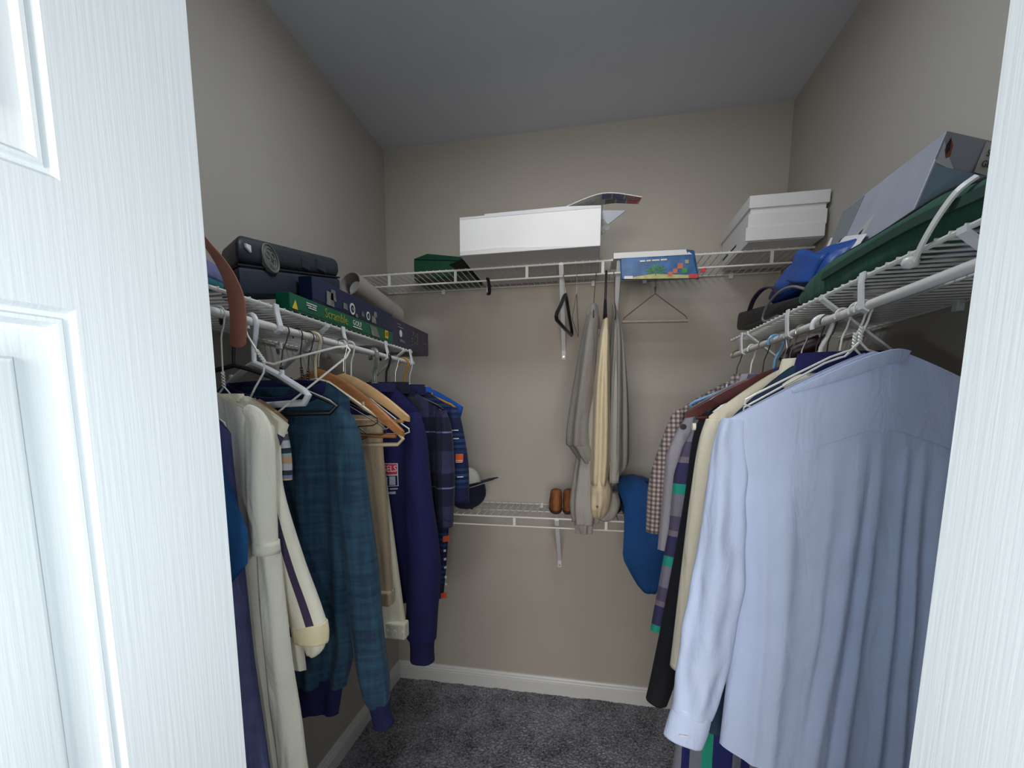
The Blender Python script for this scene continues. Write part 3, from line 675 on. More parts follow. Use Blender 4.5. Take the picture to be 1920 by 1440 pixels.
# dark hood folded over the far shoulder
put('hood', make_mesh('hood', hexa([(lx(0.392), 0.0, lz(1.288)), (lx(0.474), 0.005, lz(1.268)), (lx(0.470), 0.05, lz(1.272)), (lx(0.392), 0.05, lz(1.285)), (lx(0.400), 0.01, lz(1.352)), (lx(0.448), 0.01, lz(1.362)), (lx(0.448), 0.045, lz(1.362)), (lx(0.400), 0.045, lz(1.352))]), bevel=0.012, seg=3, sub=2, noise_amp=0.006, noise_scale=16, smooth=True), 'black', g, 'black hood')
wire_hanger('white wire hanger with bare right arm in front of navy sweatshirt', RX_L+0.012, 1.128, RZ_L, 0.0, hw=0.152, drop=0.098, neck=-0.082, r=0.002)

g = place_l('plaid_shirt', 'navy and purple plaid shirt with open cuff beyond navy sweatshirt', 1.37)
body(g, M['plaid'], lz(1.385), 0.075, 0.178, 0.07, lz(0.80), [(0, -0.178, 0.176), (0.3, -0.17, 0.165), (1, -0.16, 0.14)], 0.04, FO, seed=18)
sleeve(g, M['plaid'], LS([(0.475, 1.32, 0, 0.016, 0.02), (0.486, 1.26, -.008, 0.024, 0.03), (0.488, 1.12, -.012, 0.030, 0.034), (0.486, 1.0, -.012, 0.026, 0.03)]), seed=19)
sleeve(g, M['plaid'], LS([(0.486, 1.003, -.012, 0.027, 0.031), (0.484, 0.982, -.012, 0.025, 0.03)]), 'cuff', wr=0.02, k=3)
collar(g, M['plaid'], 0, lz(1.39), 0.07, 0.03, 0.034)
plastic_hanger('black plastic hanger with thick hook inside plaid shirt', RX_L, 1.37, RZ_L, 0.0, m='blackplastic', drop=0.075, hw=0.175)
g = place_l('printed_shirt', 'navy printed shirt with orange and white marks near end of left rod', 1.515)
body(g, M['pattern'], lz(1.385), 0.075, 0.178, 0.065, lz(0.69), [(0, -0.178, 0.172), (0.3, -0.17, 0.160), (0.8, -0.16, 0.135), (1, -0.15, 0.122)], 0.04, FO, seed=20)
sleeve(g, M['pattern'], LS([(0.474, 1.33, 0, 0.014, 0.02), (0.483, 1.27, -.008, 0.022, 0.028), (0.494, 1.15, -.01, 0.030, 0.034), (0.492, 1.03, -.01, 0.033, 0.034)]), seed=21, wr=0.03)
collar(g, M['pattern'], 0, lz(1.39), 0.07, 0.03, 0.034)
cl = [c for c in g.children if c.name.split('.')[0] in ('body', 'sleeve')]
def sleeve_mark(x, z, w, h, m, y=0): gridprint('print_mark', lx(x)-w/2, lx(x)+w/2, lz(z)-h/2, lz(z)+h/2, m, g, cl, 0.0012 if m == 'orange' else 0.0022, 3, 2)
sleeve_mark(0.502, 1.176, 0.022, 0.024, 'orange', -0.045); sleeve_mark(0.502, 1.162, 0.020, 0.002, 'whiteink', -0.0458); sleeve_mark(0.502, 1.167, 0.020, 0.002, 'whiteink', -0.0458)
for x, z, w in ((0.492, 1.262, 0.012), (0.480, 1.262, 0.008), (0.492, 1.236, 0.016), (0.505, 1.115, 0.018)): sleeve_mark(x, z, w, 0.003, 'whiteink', -0.043)
for x, z in ((0.452, 1.27), (0.456, 1.24), (0.458, 1.215), (0.463, 1.19)): sleeve_mark(x, z, 0.006, 0.008, 'whiteink', -0.046)
for x, z, w in ((0.445, 0.90, 0.02), (0.433, 0.70, 0.018)): sleeve_mark(x, z, w, 0.02, 'orange', -0.030)
for z in (0.86, 0.83, 0.80, 0.765, 0.74): sleeve_mark(0.440, z, 0.006, 0.008, 'whiteink', -0.030)
plastic_hanger('yellow brown plastic hanger at far end of left rod', RX_L, 1.515, RZ_L, 0.0, m=mat('amber_plastic', (176, 122, 36), 0.35), drop=0.07, hw=0.172)
g = place_l('blue_t_shirt', 'bright blue t-shirt last on left rod, only its shoulder showing', 1.565)
body(g, M['brightblue'], lz(1.395), 0.075, 0.185, 0.06, lz(0.85), [(0, -0.18, 0.176), (0.4, -0.165, 0.14), (1, -0.16, 0.12)], 0.02, FO, seed=22)
collar(g, M['brightblue'], 0, lz(1.392), 0.075, 0.02, 0.018)
wire_hanger('white wire hanger inside bright blue t-shirt', RX_L, 1.565, RZ_L, 0.0, drop=0.065, hw=0.165)

# empty hangers tangled along the left rod
M['clearplastic'] = mat('smoky_clear_plastic', (150, 158, 152), 0.2, trans=0.55)
M['beigeplastic'] = mat('beige_plastic', (206, 192, 160), 0.35)
plastic_hanger('black plastic hanger behind the thick white one', RX_L-0.01, 0.745, RZ_L, 0.30, m='blackplastic', hw=0.17, drop=0.07)
wire_hanger('white wire hanger twisted towards the room, tip pointing up', RX_L+0.004, 0.735, RZ_L, 0.02, tilt=-0.60, hw=0.14, drop=0.062, r=0.0017)
wire_hanger('white wire hanger hanging crooked beside the leather strap', RX_L, 0.62, RZ_L, 0.35, tilt=0.22, hw=0.17, drop=0.10, r=0.0016)
for yy, rz, tl, lab in ((0.875, 0.25, 0.1, 'dark bronze wire hanger nearest the teal sweater collar'), (0.925, -0.2, -0.08, 'dark bronze wire hanger, second behind teal sweater'), (0.965, 0.1, 0.06, 'dark bronze wire hanger touching the wooden hanger')):
    wire_hanger(lab, RX_L, yy, RZ_L, rz, m='brownwire', tilt=tl, drop=0.09, hw=0.18)
plastic_hanger('beige plastic hanger lying against the brown wooden hanger', RX_L, 0.985, RZ_L, 0.08, m='beigeplastic', hw=0.195, drop=0.13, neck=-0.085, r=0.0045)
wire_hanger('white wire hanger with bowed hook before black hook', RX_L, 1.12, RZ_L, -0.5, hw=0.17, drop=0.09)
plastic_hanger('smoky clear plastic hanger turned sideways near end of left rod', RX_L, 1.29, RZ_L, -0.6, m='clearplastic', hw=0.12, drop=0.05, r=0.008, neck=-0.08)
wire_hanger('thin steel wire hanger between clear and yellow hangers', RX_L, 1.44, RZ_L, 0.2, m='steel', drop=0.07, hw=0.16)

# ---------------------------------------------------------------- right rod: garments, near to far
g = place_r('dress_shirt', 'light blue long sleeved dress shirt hanging with back to the door', 0.86)
PL = [(1.5, 1.2, 0.2, 0.006), (4.2, 0.2, -0.25, 0.003)]
PT = [(0.06, 0.030, -0.10, -0.010), (0.00, 0.028, -0.13, 0.007), (-0.07, 0.05, -0.20, -0.009), (-0.17, 0.04, -0.22, 0.004), (0.22, 0.028, 0.00, -0.009), (0.28, 0.025, 0.02, 0.007), (0.34, 0.028, 0.04, -0.008), (0.41, 0.03, 0.06, 0.007), (0.50, 0.06, 0.10, -0.008), (-0.45, 0.12, -0.08, 0.006), (-0.62, 0.05, 0.02, -0.004), (0.72, 0.10, 0.05, 0.008), (-0.80, 0.04, 0.04, -0.005), (-0.28, 0.02, -0.1, -0.003)]
SB = dict(prof=[(0, -0.205, 0.205), (0.08, -0.20, 0.20), (0.3, -0.175, 0.185), (0.6, -0.168, 0.19), (1, -0.176, 0.20)], thick=0.055, folds=PL, dip=(0.004, 0.03), seed=30, nu=90, hem_curve=lambda s: 0.035*s*s+0.02*max(0, s), top_t=0.02, pleats=PT, onset=0.16, neck_c=0.010)
body(g, M['shirtblue'], rzz(1.411), 0.014, 0.200, 0.098, rzz(0.70), nv=80, **SB)
body(g, M['shirtblue'], rzz(1.411), 0.014, 0.200, 0.098, rzz(0.70), nv=16, t_max=0.165, lift=0.0016, name='yoke', **SB)
sleeve(g, M['shirtblue'], RS([(1.130, 1.310, 0.0, 0.018, 0.010), (1.128, 1.27, 0.004, 0.026, 0.018), (1.128, 1.20, 0.004, 0.031, 0.022), (1.122, 1.05, -.004, 0.040, 0.026), (1.107, 0.92, -.008, 0.042, 0.028), (1.098, 0.84, -.012, 0.038, 0.026), (1.089, 0.795, -.014, 0.034, 0.022)]), seed=31, wr=0.12, n=44, k=18, wf=1.5)
sleeve(g, M['shirtblue'], RS([(1.090, 0.80, -.014, 0.034, 0.023), (1.084, 0.77, -.016, 0.0355, 0.022), (1.077, 0.742, -.018, 0.0345, 0.020)]), 'cuff', wr=0.02, k=6)
put('button_hole', make_mesh('button_hole', box(rx_(1.066), rx_(1.080), -0.040, -0.037, rzz(0.765), rzz(0.767))), 'whiteink', g, 'pale stitched button hole')
sleeve(g, M['shirtblue'], RS([(1.51, 1.308, 0, 0.018, 0.018), (1.515, 1.20, 0, 0.03, 0.034), (1.53, 1.0, 0, 0.036, 0.040), (1.535, 0.80, 0, 0.034, 0.036)]), seed=32)
cl_ = spl([(-0.112, -0.014, rzz(1.352)), (-0.07, -0.026, rzz(1.370)), (-0.02, -0.032, rzz(1.391)), (0.010, -0.032, rzz(1.400)), (0.032, -0.024, rzz(1.398))], 6)
put('collar_leaf', soft(make_mesh('collar_leaf', ribbon(cl_, [0.006+0.016*min(1, i/10) for i in range(len(cl_))], 0.0025, (0, -0.35, 1)), bevel=0.0008), 60), 'shirtblue', g)
wire_hanger('white wire hanger carrying light blue dress shirt', RX_R, 0.902, RZ_R, 0.0, hw=0.165, drop=0.085, neck=-0.036, r=0.0018)
wire_hanger('second white wire hanger crossing the one in the blue dress shirt', RX_R, 0.918, RZ_R, -0.05, hw=0.160, drop=0.09, neck=-0.044, r=0.0018)

g = place_r('teal_shirt', 'dark teal shirt mostly hidden behind light blue dress shirt', 0.945)
body(g, M['darkteal'], rzz(1.400), 0.075, 0.172, 0.092, rzz(0.705), [(0, -0.172, 0.18), (0.2, -0.165, 0.18), (1, -0.188, 0.18)], 0.035, FO, seed=33)
collar(g, M['navy'], 0, rzz(1.402), 0.072, 0.026, 0.034)
sleeve(g, M['offwhite'], RS([(1.225, 1.362, -.01, 0.006, 0.006), (1.25, 1.372, -.012, 0.012, 0.008), (1.285, 1.378, -.012, 0.013, 0.008), (1.305, 1.384, -.01, 0.006, 0.006)]), 'tie_knot', seed=3, k=5)
wire_hanger('white wire hanger standing above the ivory jacket collar', RX_R, 0.965, RZ_R, 0.12, hw=0.165, drop=0.072, neck=-0.075, r=0.0016)
g = place_r('ivory_jacket', 'ivory jacket between dark teal shirt and dark red wooden hanger', 1.005, cat='jacket')
body(g, M['ivory'], rzz(1.398), 0.075, 0.194, 0.086, rzz(0.80), [(0, -0.194, 0.19), (0.15, -0.198, 0.18), (0.4, -0.19, 0.18), (1, -0.19, 0.18)], 0.045, [(3, 0.3, 0.3, 0.006)], seed=34)
sleeve(g, M['ivory'], RS([(1.135, 1.305, 0, 0.016, 0.018), (1.128, 1.24, -.006, 0.024, 0.026), (1.118, 1.08, -.01, 0.026, 0.028), (1.108, 0.9, -.01, 0.026, 0.028), (1.10, 0.80, -.01, 0.024, 0.026)]), seed=35, wr=0.03)
collar(g, M['ivory'], 0, rzz(1.400), 0.075, 0.028, 0.032)
put('button', soft(make_mesh('button', tube([(rx_(1.10), -0.004, rzz(1.292)), (rx_(1.094), -0.004, rzz(1.292))], 0.007, 14))), 'button', g)
g = place_r('striped_robe', 'long robe with vertical green, navy and grey stripes reaching near carpet', 1.06, cat='robe')
body(g, M['robe'], rzz(1.39), 0.07, 0.17, 0.085, rzz(0.28), [(0, -0.17, 0.17), (0.5, -0.19, 0.18), (1, -0.235, 0.19)], 0.045, FB, seed=36)
collar(g, M['robe'], 0, rzz(1.39), 0.07, 0.026, 0.026)
wire_hanger('dark bronze wire hanger holding the striped robe', RX_R, 1.06, RZ_R, 0.1, m='brownwire', drop=0.072, hw=0.165)
plastic_hanger('thick white plastic hanger with wide hook on right rod', RX_R, 1.04, RZ_R, 0.0, hw=0.175, drop=0.07, neck=-0.09, r=0.0055)
g = place_r('black_coat', 'black coat with long narrow sleeve reaching lowest on right rod', 1.155, cat='coat')
body(g, M['black'], rzz(1.39), 0.075, 0.165, 0.075, rzz(0.66), [(0, -0.165, 0.18), (0.3, -0.16, 0.18), (1, -0.19, 0.18)], 0.035, FO, seed=37)
sleeve(g, M['black'], RS([(1.160, 1.318, 0, 0.014, 0.012), (1.150, 1.26, -.004, 0.024, 0.022), (1.142, 1.10, -.006, 0.029, 0.024), (1.115, 0.88, -.010, 0.029, 0.026), (1.090, 0.70, -.012, 0.028, 0.026), (1.076, 0.628, -.012, 0.025, 0.026)]), seed=38, wr=0.03)
wooden_hanger('dark red wooden hanger in front of black coat', RX_R, 1.125, RZ_R, 0.0, m='mahogany', hw=0.218, drop=0.102, neck=-0.062, thick=0.016)
g = place_r('banded_shirt', 'shirt with teal, purple and grey bands beyond black coat', 1.215)
body(g, M['block'], rzz(1.385), 0.075, 0.18, 0.08, rzz(0.775), [(0, -0.183, 0.18), (0.25, -0.217, 0.18), (0.5, -0.222, 0.18), (1, -0.254, 0.18)], 0.035, FO, seed=39)
collar(g, M['block'], 0, rzz(1.388), 0.07, 0.026, 0.03)
wire_hanger('steel wire hanger holding shirt with teal and purple bands', RX_R, 1.215, RZ_R, 0.05, m='steel', drop=0.07, hw=0.172)
g = place_r('grey_shirt', 'plain lavender grey shirt between banded shirt and checked shirt', 1.27)
body(g, M['lavender'], rzz(1.390), 0.075, 0.185, 0.068, rzz(0.97), [(0, -0.188, 0.18), (0.3, -0.228, 0.18), (1, -0.238, 0.18)], 0.035, FO, seed=40)
collar(g, M['lavender'], 0, rzz(1.392), 0.07, 0.026, 0.03)
put('button', soft(make_mesh('button', tube([(rx_(1.123), -0.016, rzz(1.283)), (rx_(1.123), -0.022, rzz(1.283))], 0.007, 14))), 'blackplastic', g, 'dark snap button')
plastic_hanger('light blue plastic hanger between metal hooks on right rod', RX_R, 1.27, RZ_R, 0.0, m=mat('light_blue_plastic', (110, 158, 196), 0.25), drop=0.07, hw=0.18)
g = place_r('gingham_shirt', 'short sleeved brown and grey gingham shirt near end of right rod', 1.345)
body(g, M['gingham'], rzz(1.395), 0.075, 0.19, 0.07, rzz(0.96), [(0, -0.19, 0.18), (0.25, -0.20, 0.18), (1, -0.20, 0.18)], 0.04, FO, seed=41)
sleeve(g, M['gingham'], RS([(1.128, 1.32, 0, 0.014, 0.018), (1.113, 1.25, -.006, 0.024, 0.026), (1.092, 1.13, -.01, 0.033, 0.030), (1.088, 1.00, -.01, 0.031, 0.028)]), seed=42, wr=0.03)
collar(g, M['gingham'], 0, rzz(1.397), 0.07, 0.026, 0.03)
wire_hanger('dark bronze wire hanger holding gingham shirt', RX_R, 1.345, RZ_R, -0.05, m='brownwire', drop=0.065, hw=0.182)
# empty or half hidden hangers on the right rod
wire_hanger('dark bronze wire hanger beside thick white hook on right rod', RX_R, 1.015, RZ_R, -0.3, m='brownwire', drop=0.07, hw=0.17, neck=-0.10)
wire_hanger('steel hook hanger next to dark maroon cloth roll', RX_R, 1.185, RZ_R, -0.25, m='steel', drop=0.065, hw=0.16)
wire_hanger('dark bronze wire hanger farthest out on right rod', RX_R, 1.57, RZ_R, 0.0, m='brownwire', drop=0.065, hw=0.17, neck=-0.085)
wire_hanger('pale wire hanger beside farthest bronze hanger on right rod', RX_R, 1.44, RZ_R, 0.4, drop=0.06, hw=0.15, r=0.002)
# a dark maroon roll clipped behind the rod
t = thing('cloth_roll', 'dark maroon cloth roll with metal ring hanging behind right rod', 'belt', (1.36, 1.24, 1.43))
wput('roll', tube(spl([(1.335, 1.25, 1.432), (1.35, 1.25, 1.452), (1.372, 1.24, 1.462), (1.395, 1.23, 1.472)], 5), 0.017, 14), mat('maroon_leather', (54, 34, 42), 0.45, var=0.2, vscale=40), t, auto=50)
wput('ring', tube([(1.397+0.003*math.cos(a), 1.23+0.011*math.sin(a), 1.474+0.011*math.cos(a)) for a in [i*PI/8 for i in range(16)]], 0.003, 8, True), 'steel', t, auto=50)
wput('hook', tube(spl([(1.318, 1.25, 1.494), (1.330, 1.25, 1.490), (1.336, 1.25, 1.462), (1.340, 1.25, 1.445)], 4), 0.002, 7), 'steel', t, auto=50)

# ---------------------------------------------------------------- back wall: clothes and hangers hung from the high shelf's lower rail
ZRAIL = ZB-0.043
def back_thing(name, label, cat, x, y=FRONT): return thing(name, label, cat, (x, y, ZRAIL))
def lofted(name, m, parent, rings, **k):
    b = wl(parent); vf, uv = loft([(z-b.z, cx-b.x, cy-b.y, a, d) for z, cx, cy, a, d in rings], **k)
    return put(name, make_mesh(name, vf, smooth=True, uv=uv), m, parent)
t = back_thing('grey_shirt', 'grey shirt hanging edge on, leftmost of the clothes on the back wall', 'shirt', 0.90)
lofted('body', M['greycloth'], t, [(1.665, 0.903, 1.80, 0.012, 0.02), (1.645, 0.904, 1.80, 0.022, 0.05), (1.60, 0.899, 1.80, 0.028, 0.09), (1.45, 0.886, 1.80, 0.040, 0.11), (1.30, 0.873, 1.80, 0.048, 0.115), (1.215, 0.872, 1.80, 0.054, 0.115), (1.200, 0.874, 1.80, 0.054, 0.115), (1.195, 0.878, 1.80, 0.050, 0.115), (1.165, 0.892, 1.80, 0.042, 0.11), (1.14, 0.903, 1.80, 0.032, 0.10)], fold=0.06, ff=7, seed=1, n=48)
lofted('knotted_neck', M['greycloth'], t, [(1.69, 0.905, 1.80, 0.008, 0.012), (1.68, 0.903, 1.80, 0.016, 0.022), (1.655, 0.901, 1.80, 0.020, 0.026), (1.63, 0.902, 1.80, 0.016, 0.03)], fold=0.08, seed=2)
t = back_thing('grey_trousers', 'light grey trousers, longest of the clothes on the back wall', 'trousers', 0.90)
lofted('legs', M['greylight'], t, [(1.60, 0.915, 1.815, 0.018, 0.06), (1.4, 0.910, 1.81, 0.026, 0.09), (1.2, 0.902, 1.80, 0.036, 0.10), (1.05, 0.893, 1.80, 0.044, 0.10), (0.98, 0.896, 1.79, 0.052, 0.10), (0.92, 0.897, 1.785, 0.045, 0.09)], fold=0.10, ff=7, seed=3, n=48)
lofted('ankle_cuff', M['greylight'], t, [(0.93, 0.893, 1.765, 0.036, 0.045), (0.905, 0.893, 1.762, 0.032, 0.04), (0.882, 0.894, 1.76, 0.029, 0.035)], fold=0.12, ff=6, seed=4, n=40)
lofted('ankle_cuff', M['greylight'], t, [(1.03, 0.985, 1.80, 0.025, 0.05), (0.985, 0.985, 1.795, 0.035, 0.055), (0.94, 0.972, 1.79, 0.034, 0.05), (0.925, 0.965, 1.785, 0.02, 0.03)], fold=0.05, seed=5)
t = back_thing('cream_trousers', 'cream trousers in the middle of the clothes on the back wall', 'trousers', 0.935)
lofted('legs', M['stone'], t, [(1.63, 0.948, 1.79, 0.010, 0.06), (1.55, 0.944, 1.775, 0.020, 0.10), (1.4, 0.941, 1.765, 0.030, 0.11), (1.2, 0.942, 1.755, 0.037, 0.11), (1.07, 0.940, 1.75, 0.034, 0.10)], fold=0.08, ff=5, seed=6, n=56)
lofted('seat', M['stone'], t, [(1.09, 0.942, 1.75, 0.030, 0.09), (1.05, 0.944, 1.75, 0.041, 0.10), (1.0, 0.944, 1.75, 0.040, 0.095), (0.965, 0.942, 1.75, 0.032, 0.08), (0.945, 0.940, 1.75, 0.018, 0.05)], fold=0.06, ff=8, seed=7, n=40)
put('back_button', soft(make_mesh('back_button', tube([(0.0, FRONT*0-0.19, 0.0), (0.0, -0.187, 0.0)], 0.004, 10))), 'blackplastic', t, None, (0.0, 0.0, 1.0-ZRAIL))
t = back_thing('grey_jacket', 'grey jacket hanging edge on, rightmost of the clothes on the back wall', 'jacket', 0.985)
lofted('body', M['greycloth'], t, [(1.69, 0.975, 1.83, 0.006, 0.02), (1.62, 0.985, 1.82, 0.014, 0.08), (1.55, 0.989, 1.82, 0.022, 0.12), (1.4, 0.994, 1.82, 0.032, 0.13), (1.2, 0.998, 1.82, 0.038, 0.13), (1.13, 1.0, 1.82, 0.035, 0.12), (1.10, 0.993, 1.82, 0.024, 0.11), (1.06, 0.985, 1.82, 0.016, 0.09)], fold=0.13, ff=9, seed=8, n=56)
lofted('sleeve', M['greylight'], t, [(1.56, 0.985, 1.74, 0.010, 0.02), (1.4, 0.986, 1.72, 0.016, 0.022), (1.2, 0.990, 1.71, 0.018, 0.022), (1.075, 0.990, 1.71, 0.015, 0.02)], fold=0.05, seed=9)
# their hangers
def rail_hook(t, x, m, r, z1, dx=0.0, y=FRONT):
    rr = 0.0035+r; zc = ZRAIL
    pts = [(x, y+rr*math.cos(a), zc+rr*math.sin(a)) for a in [-0.35*PI+i*PI*1.3/10 for i in range(11)]]
    pts += [(x+dx*0.5, y-rr, zc-0.03), (x+dx, y-rr*0.5, z1)]
    wput('hook', tube(spl(pts, 2), r, 8), m, t, auto=60)
def edge_hanger(name, label, x, m, r, rz, z_neck=1.735, drop=0.105, hw=0.19, dx=0.01, hookr=None):
    t = back_thing(name, label, 'hanger', x); rail_hook(t, x, m if hookr is None else 'steel', hookr or r*0.8, z_neck, dx)
    c, s = math.cos(rz), math.sin(rz); X = x+dx; Y = FRONT
    P = lambda u, z: (X+u*c, Y+u*s, z)
    loop = [P(0, z_neck), P(-0.03, z_neck-0.012), P(-hw*0.5, z_neck-drop*0.5), P(-hw+0.01, z_neck-drop*0.93), P(-hw, z_neck-drop-0.003), P(-hw+0.012, z_neck-drop-0.012), P(0, z_neck-drop-0.014), P(hw-0.012, z_neck-drop-0.012), P(hw, z_neck-drop-0.003), P(hw-0.01, z_neck-drop*0.93), P(hw*0.5, z_neck-drop*0.5), P(0.03, z_neck-0.012)]
    wput('frame', tube(loop, r, 9, True), m, t, auto=60)
    return t
edge_hanger('plastic_hanger', 'empty black plastic hanger seen edge on under the long white box', 0.798, 'blackplastic', 0.0065, PI/2-0.10, dx=0.008, hookr=0.0016)
edge_hanger('wire_hanger', 'empty thin grey wire hanger right of the empty black hanger', 0.845, 'steel', 0.0014, PI/2-0.03, dx=0.0, drop=0.11)
edge_hanger('wire_hanger', 'dark hook hanger carrying leftmost grey shirt', 0.912, 'brownwire', 0.0016, PI/2, z_neck=1.70, hw=0.11, drop=0.06, dx=-0.006)
edge_hanger('plastic_hanger', 'black plastic hook hanger above cream trousers', 0.946, 'blackplastic', 0.005, PI/2, z_neck=1.71, hw=0.11, drop=0.07, dx=0.0)
edge_hanger('wire_hanger', 'dark wire hanger carrying grey jacket', 0.972, 'brownwire', 0.0016, PI/2, z_neck=1.70, hw=0.12, drop=0.06, dx=0.006)
t = back_thing('wire_hanger', 'bronze wire trouser hanger with grey tube bar facing the room', 'hanger', 1.113)
rail_hook(t, 1.113, 'brownwire', 0.0016, 1.735)
wput('shoulder_wire', tube([(1.116, FRONT, 1.745), (1.113, FRONT-0.002, 1.722), (1.10, FRONT-0.002, 1.713), (1.012, FRONT-0.002, 1.645), (1.008, FRONT-0.002, 1.633)], 0.0016, 7), 'brownwire', t, auto=60)
wput('shoulder_wire', tube([(1.110, FRONT, 1.745), (1.114, FRONT-0.002, 1.722), (1.126, FRONT-0.002, 1.713), (1.219, FRONT-0.002, 1.641), (1.223, FRONT-0.002, 1.629)], 0.0016, 7), 'brownwire', t, auto=60)
wput('trouser_bar', tube([(1.006, FRONT-0.002, 1.632), (1.225, FRONT-0.002, 1.627)], 0.0055, 12), 'greybar' if 'greybar' in M else 'tube', t, auto=60)
t = back_thing('plastic_hook', 'short black plastic hook on high shelf rail below green case', 'hook', 0.520)
wput('arm', ribbon(spl([(0.52, FRONT+0.006, ZRAIL+0.004), (0.521, FRONT-0.004, ZRAIL+0.006), (0.526, FRONT-0.007, ZRAIL-0.01), (0.528, FRONT-0.006, ZRAIL-0.045), (0.519, FRONT-0.004, ZRAIL-0.050)], 4), 0.012, 0.005, (0.6, 0.8, 0)), 'blackplastic', t)

# ---------------------------------------------------------------- things on the left shelf
ZT_L = ZL+0.0048; ZT_R = ZR+0.0048; ZT_B = ZB+0.0048; ZT_W = ZLOW+0.0048
def frint(name, parent, pts, m, lift=0.0007, n=None):
    """flat print lying on a face: polygon (world points) with a hair of thickness"""
    P = [Vector(p) for p in pts]; nn = Vector(n).normalized() if n else (P[1]-P[0]).cross(P[2]-P[0]).normalized()
    k = len(P); V = [tuple(p+nn*lift*0.2) for p in P]+[tuple(p+nn*lift) for p in P]
    F = [tuple(range(k-1, -1, -1)), tuple(range(k, 2*k))]+[(i, (i+1) % k, k+(i+1) % k, k+i) for i in range(k)]
    return wput(name, (V, F), m, parent)
def disc(c, r, ax, up, n=24, sx=1.0):
    c = Vector(c); ax = Vector(ax).normalized(); up = Vector(up).normalized()
    return [tuple(c+ax*r*sx*math.cos(2*PI*i/n)+up*r*math.sin(2*PI*i/n)) for i in range(n)]
def ring(c, r, tr, ax, up, n=28, m=8):
    return tube([Vector(p) for p in disc(c, r, ax, up, n)], tr, m, True)
NX = (1, 0, 0); YA = (0, 1, 0); ZA = (0, 0, 1)
M['casebody'] = mat('dark_navy_fabric', (17, 28, 46), 0.75, grain=300, bump=0.3, var=0.25, vscale=30)
M['caselid'] = mat('dark_scuffed_vinyl', (20, 30, 40), 0.55, grain=60, bump=0.4, var=0.3, vscale=24)
M['greyplastic'] = mat('grey_plastic', (92, 92, 88), 0.5, var=0.1)
M['darkblueprint'] = mat('dark_blue_box_print', (14, 28, 62), 0.35, var=0.2, vscale=18)
M['greenprint'] = mat('green_box_print', (8, 88, 62), 0.4, var=0.12, vscale=14)
M['purpleprint'] = mat('dark_purple_box_print', (40, 38, 66), 0.4, var=0.2, vscale=14)
M['yellow'] = mat('yellow_print', (222, 190, 40), 0.5)
M['olive'] = mat('yellow_green_print', (150, 150, 40), 0.5)
M['photo'] = mat('grey_photo_print', (112, 112, 108), 0.5, var=0.5, vscale=90)
M['palephoto'] = mat('pale_photo_print', (206, 204, 200), 0.5, var=0.2, vscale=70)
# case leaning on the boxes
cb = [(0.285, 0.79, 1.527), (0.262, 1.205, 1.618), (0.10, 1.195, 1.618), (0.13, 0.93, 1.555)]
ct = [(0.276, 0.800, 1.640), (0.262, 1.205, 1.712), (0.10, 1.195, 1.712), (0.13, 0.94, 1.668)]
lerp3 = lambda a, b, f: tuple(p+(q-p)*f for p, q in zip(a, b))
t = thing('carry_case', 'dark navy carry case with round grey emblem tilted on left shelf', 'case', (0.19, 1.0, ZT_L))
mid_ = [lerp3(a, b, 0.48) for a, b in zip(cb, ct)]; mid2 = [lerp3(a, b, 0.50) for a, b in zip(cb, ct)]
wput('case_body', hexa(cb+mid_), 'casebody', t, bevel=0.008, seg=3, auto=60)
out = lambda p, e: (p[0]+(e if p[0] > 0.2 else -e), p[1]+(e if p[1] > 1.0 else -e), p[2])
wput('lid', hexa([out(p, 0.0015) for p in mid2]+ct), 'caselid', t, bevel=0.018, seg=5, auto=60)
wput('piping', tube([out(p, -0.002) for p in spl([mid2[3], mid2[0], mid2[1], mid2[2]], 1)], 0.002, 8), 'black', t, auto=60)
fx = Vector((0.983, 0.075, 0.16)).normalized(); fa = Vector((-0.03, 0.42, 0.085)).normalized(); fu = fx.cross(fa).normalized()
ec = Vector((0.2755, 0.895, 1.622))
em = wput('emblem', tube([ec-fx*0.006, ec+fx*0.002], 0.027, 28), 'greyplastic', t, auto=40)
wput('emblem_rim', ring(ec+fx*0.002, 0.0262, 0.0022, fa, fu), 'greyplastic', em, auto=60)
wput('emblem_rim', ring(ec+fx*0.002, 0.019, 0.0014, fa, fu), 'greyplastic', em, auto=60)
for a in (0.4, 2.5, 4.6): wput('emblem_ring', ring(ec+fx*0.0025+fa*0.010*math.cos(a)+fu*0.010*math.sin(a), 0.0065, 0.0014, fa, fu, 18), 'greyplastic', em, auto=60)
for c, w, h in (((0.2715, 1.03, 1.648), 0.030, 0.022), ((0.269, 1.10, 1.664), 0.04, 0.024)): 
    wput('moulded_boss', T(box(-0.006, 0.0012, -w/2, w/2, -h/2, h/2), Matrix.Translation(c)), 'caselid', t, bevel=0.003)
wput('latch_tag', hexa([(0.274, 0.820, 1.620), (0.2815, 0.820, 1.620), (0.2815, 0.834, 1.614), (0.274, 0.834, 1.614), (0.274, 0.820, 1.627), (0.2815, 0.820, 1.627), (0.2815, 0.834, 1.627), (0.274, 0.834, 1.627)]), 'whiteink', t, 'small white tag', bevel=0.001)
wput('zip_pull', tube([(0.2755, 1.015, 1.612), (0.2775, 1.012, 1.566)], 0.0017, 8), 'steel', t, auto=60)
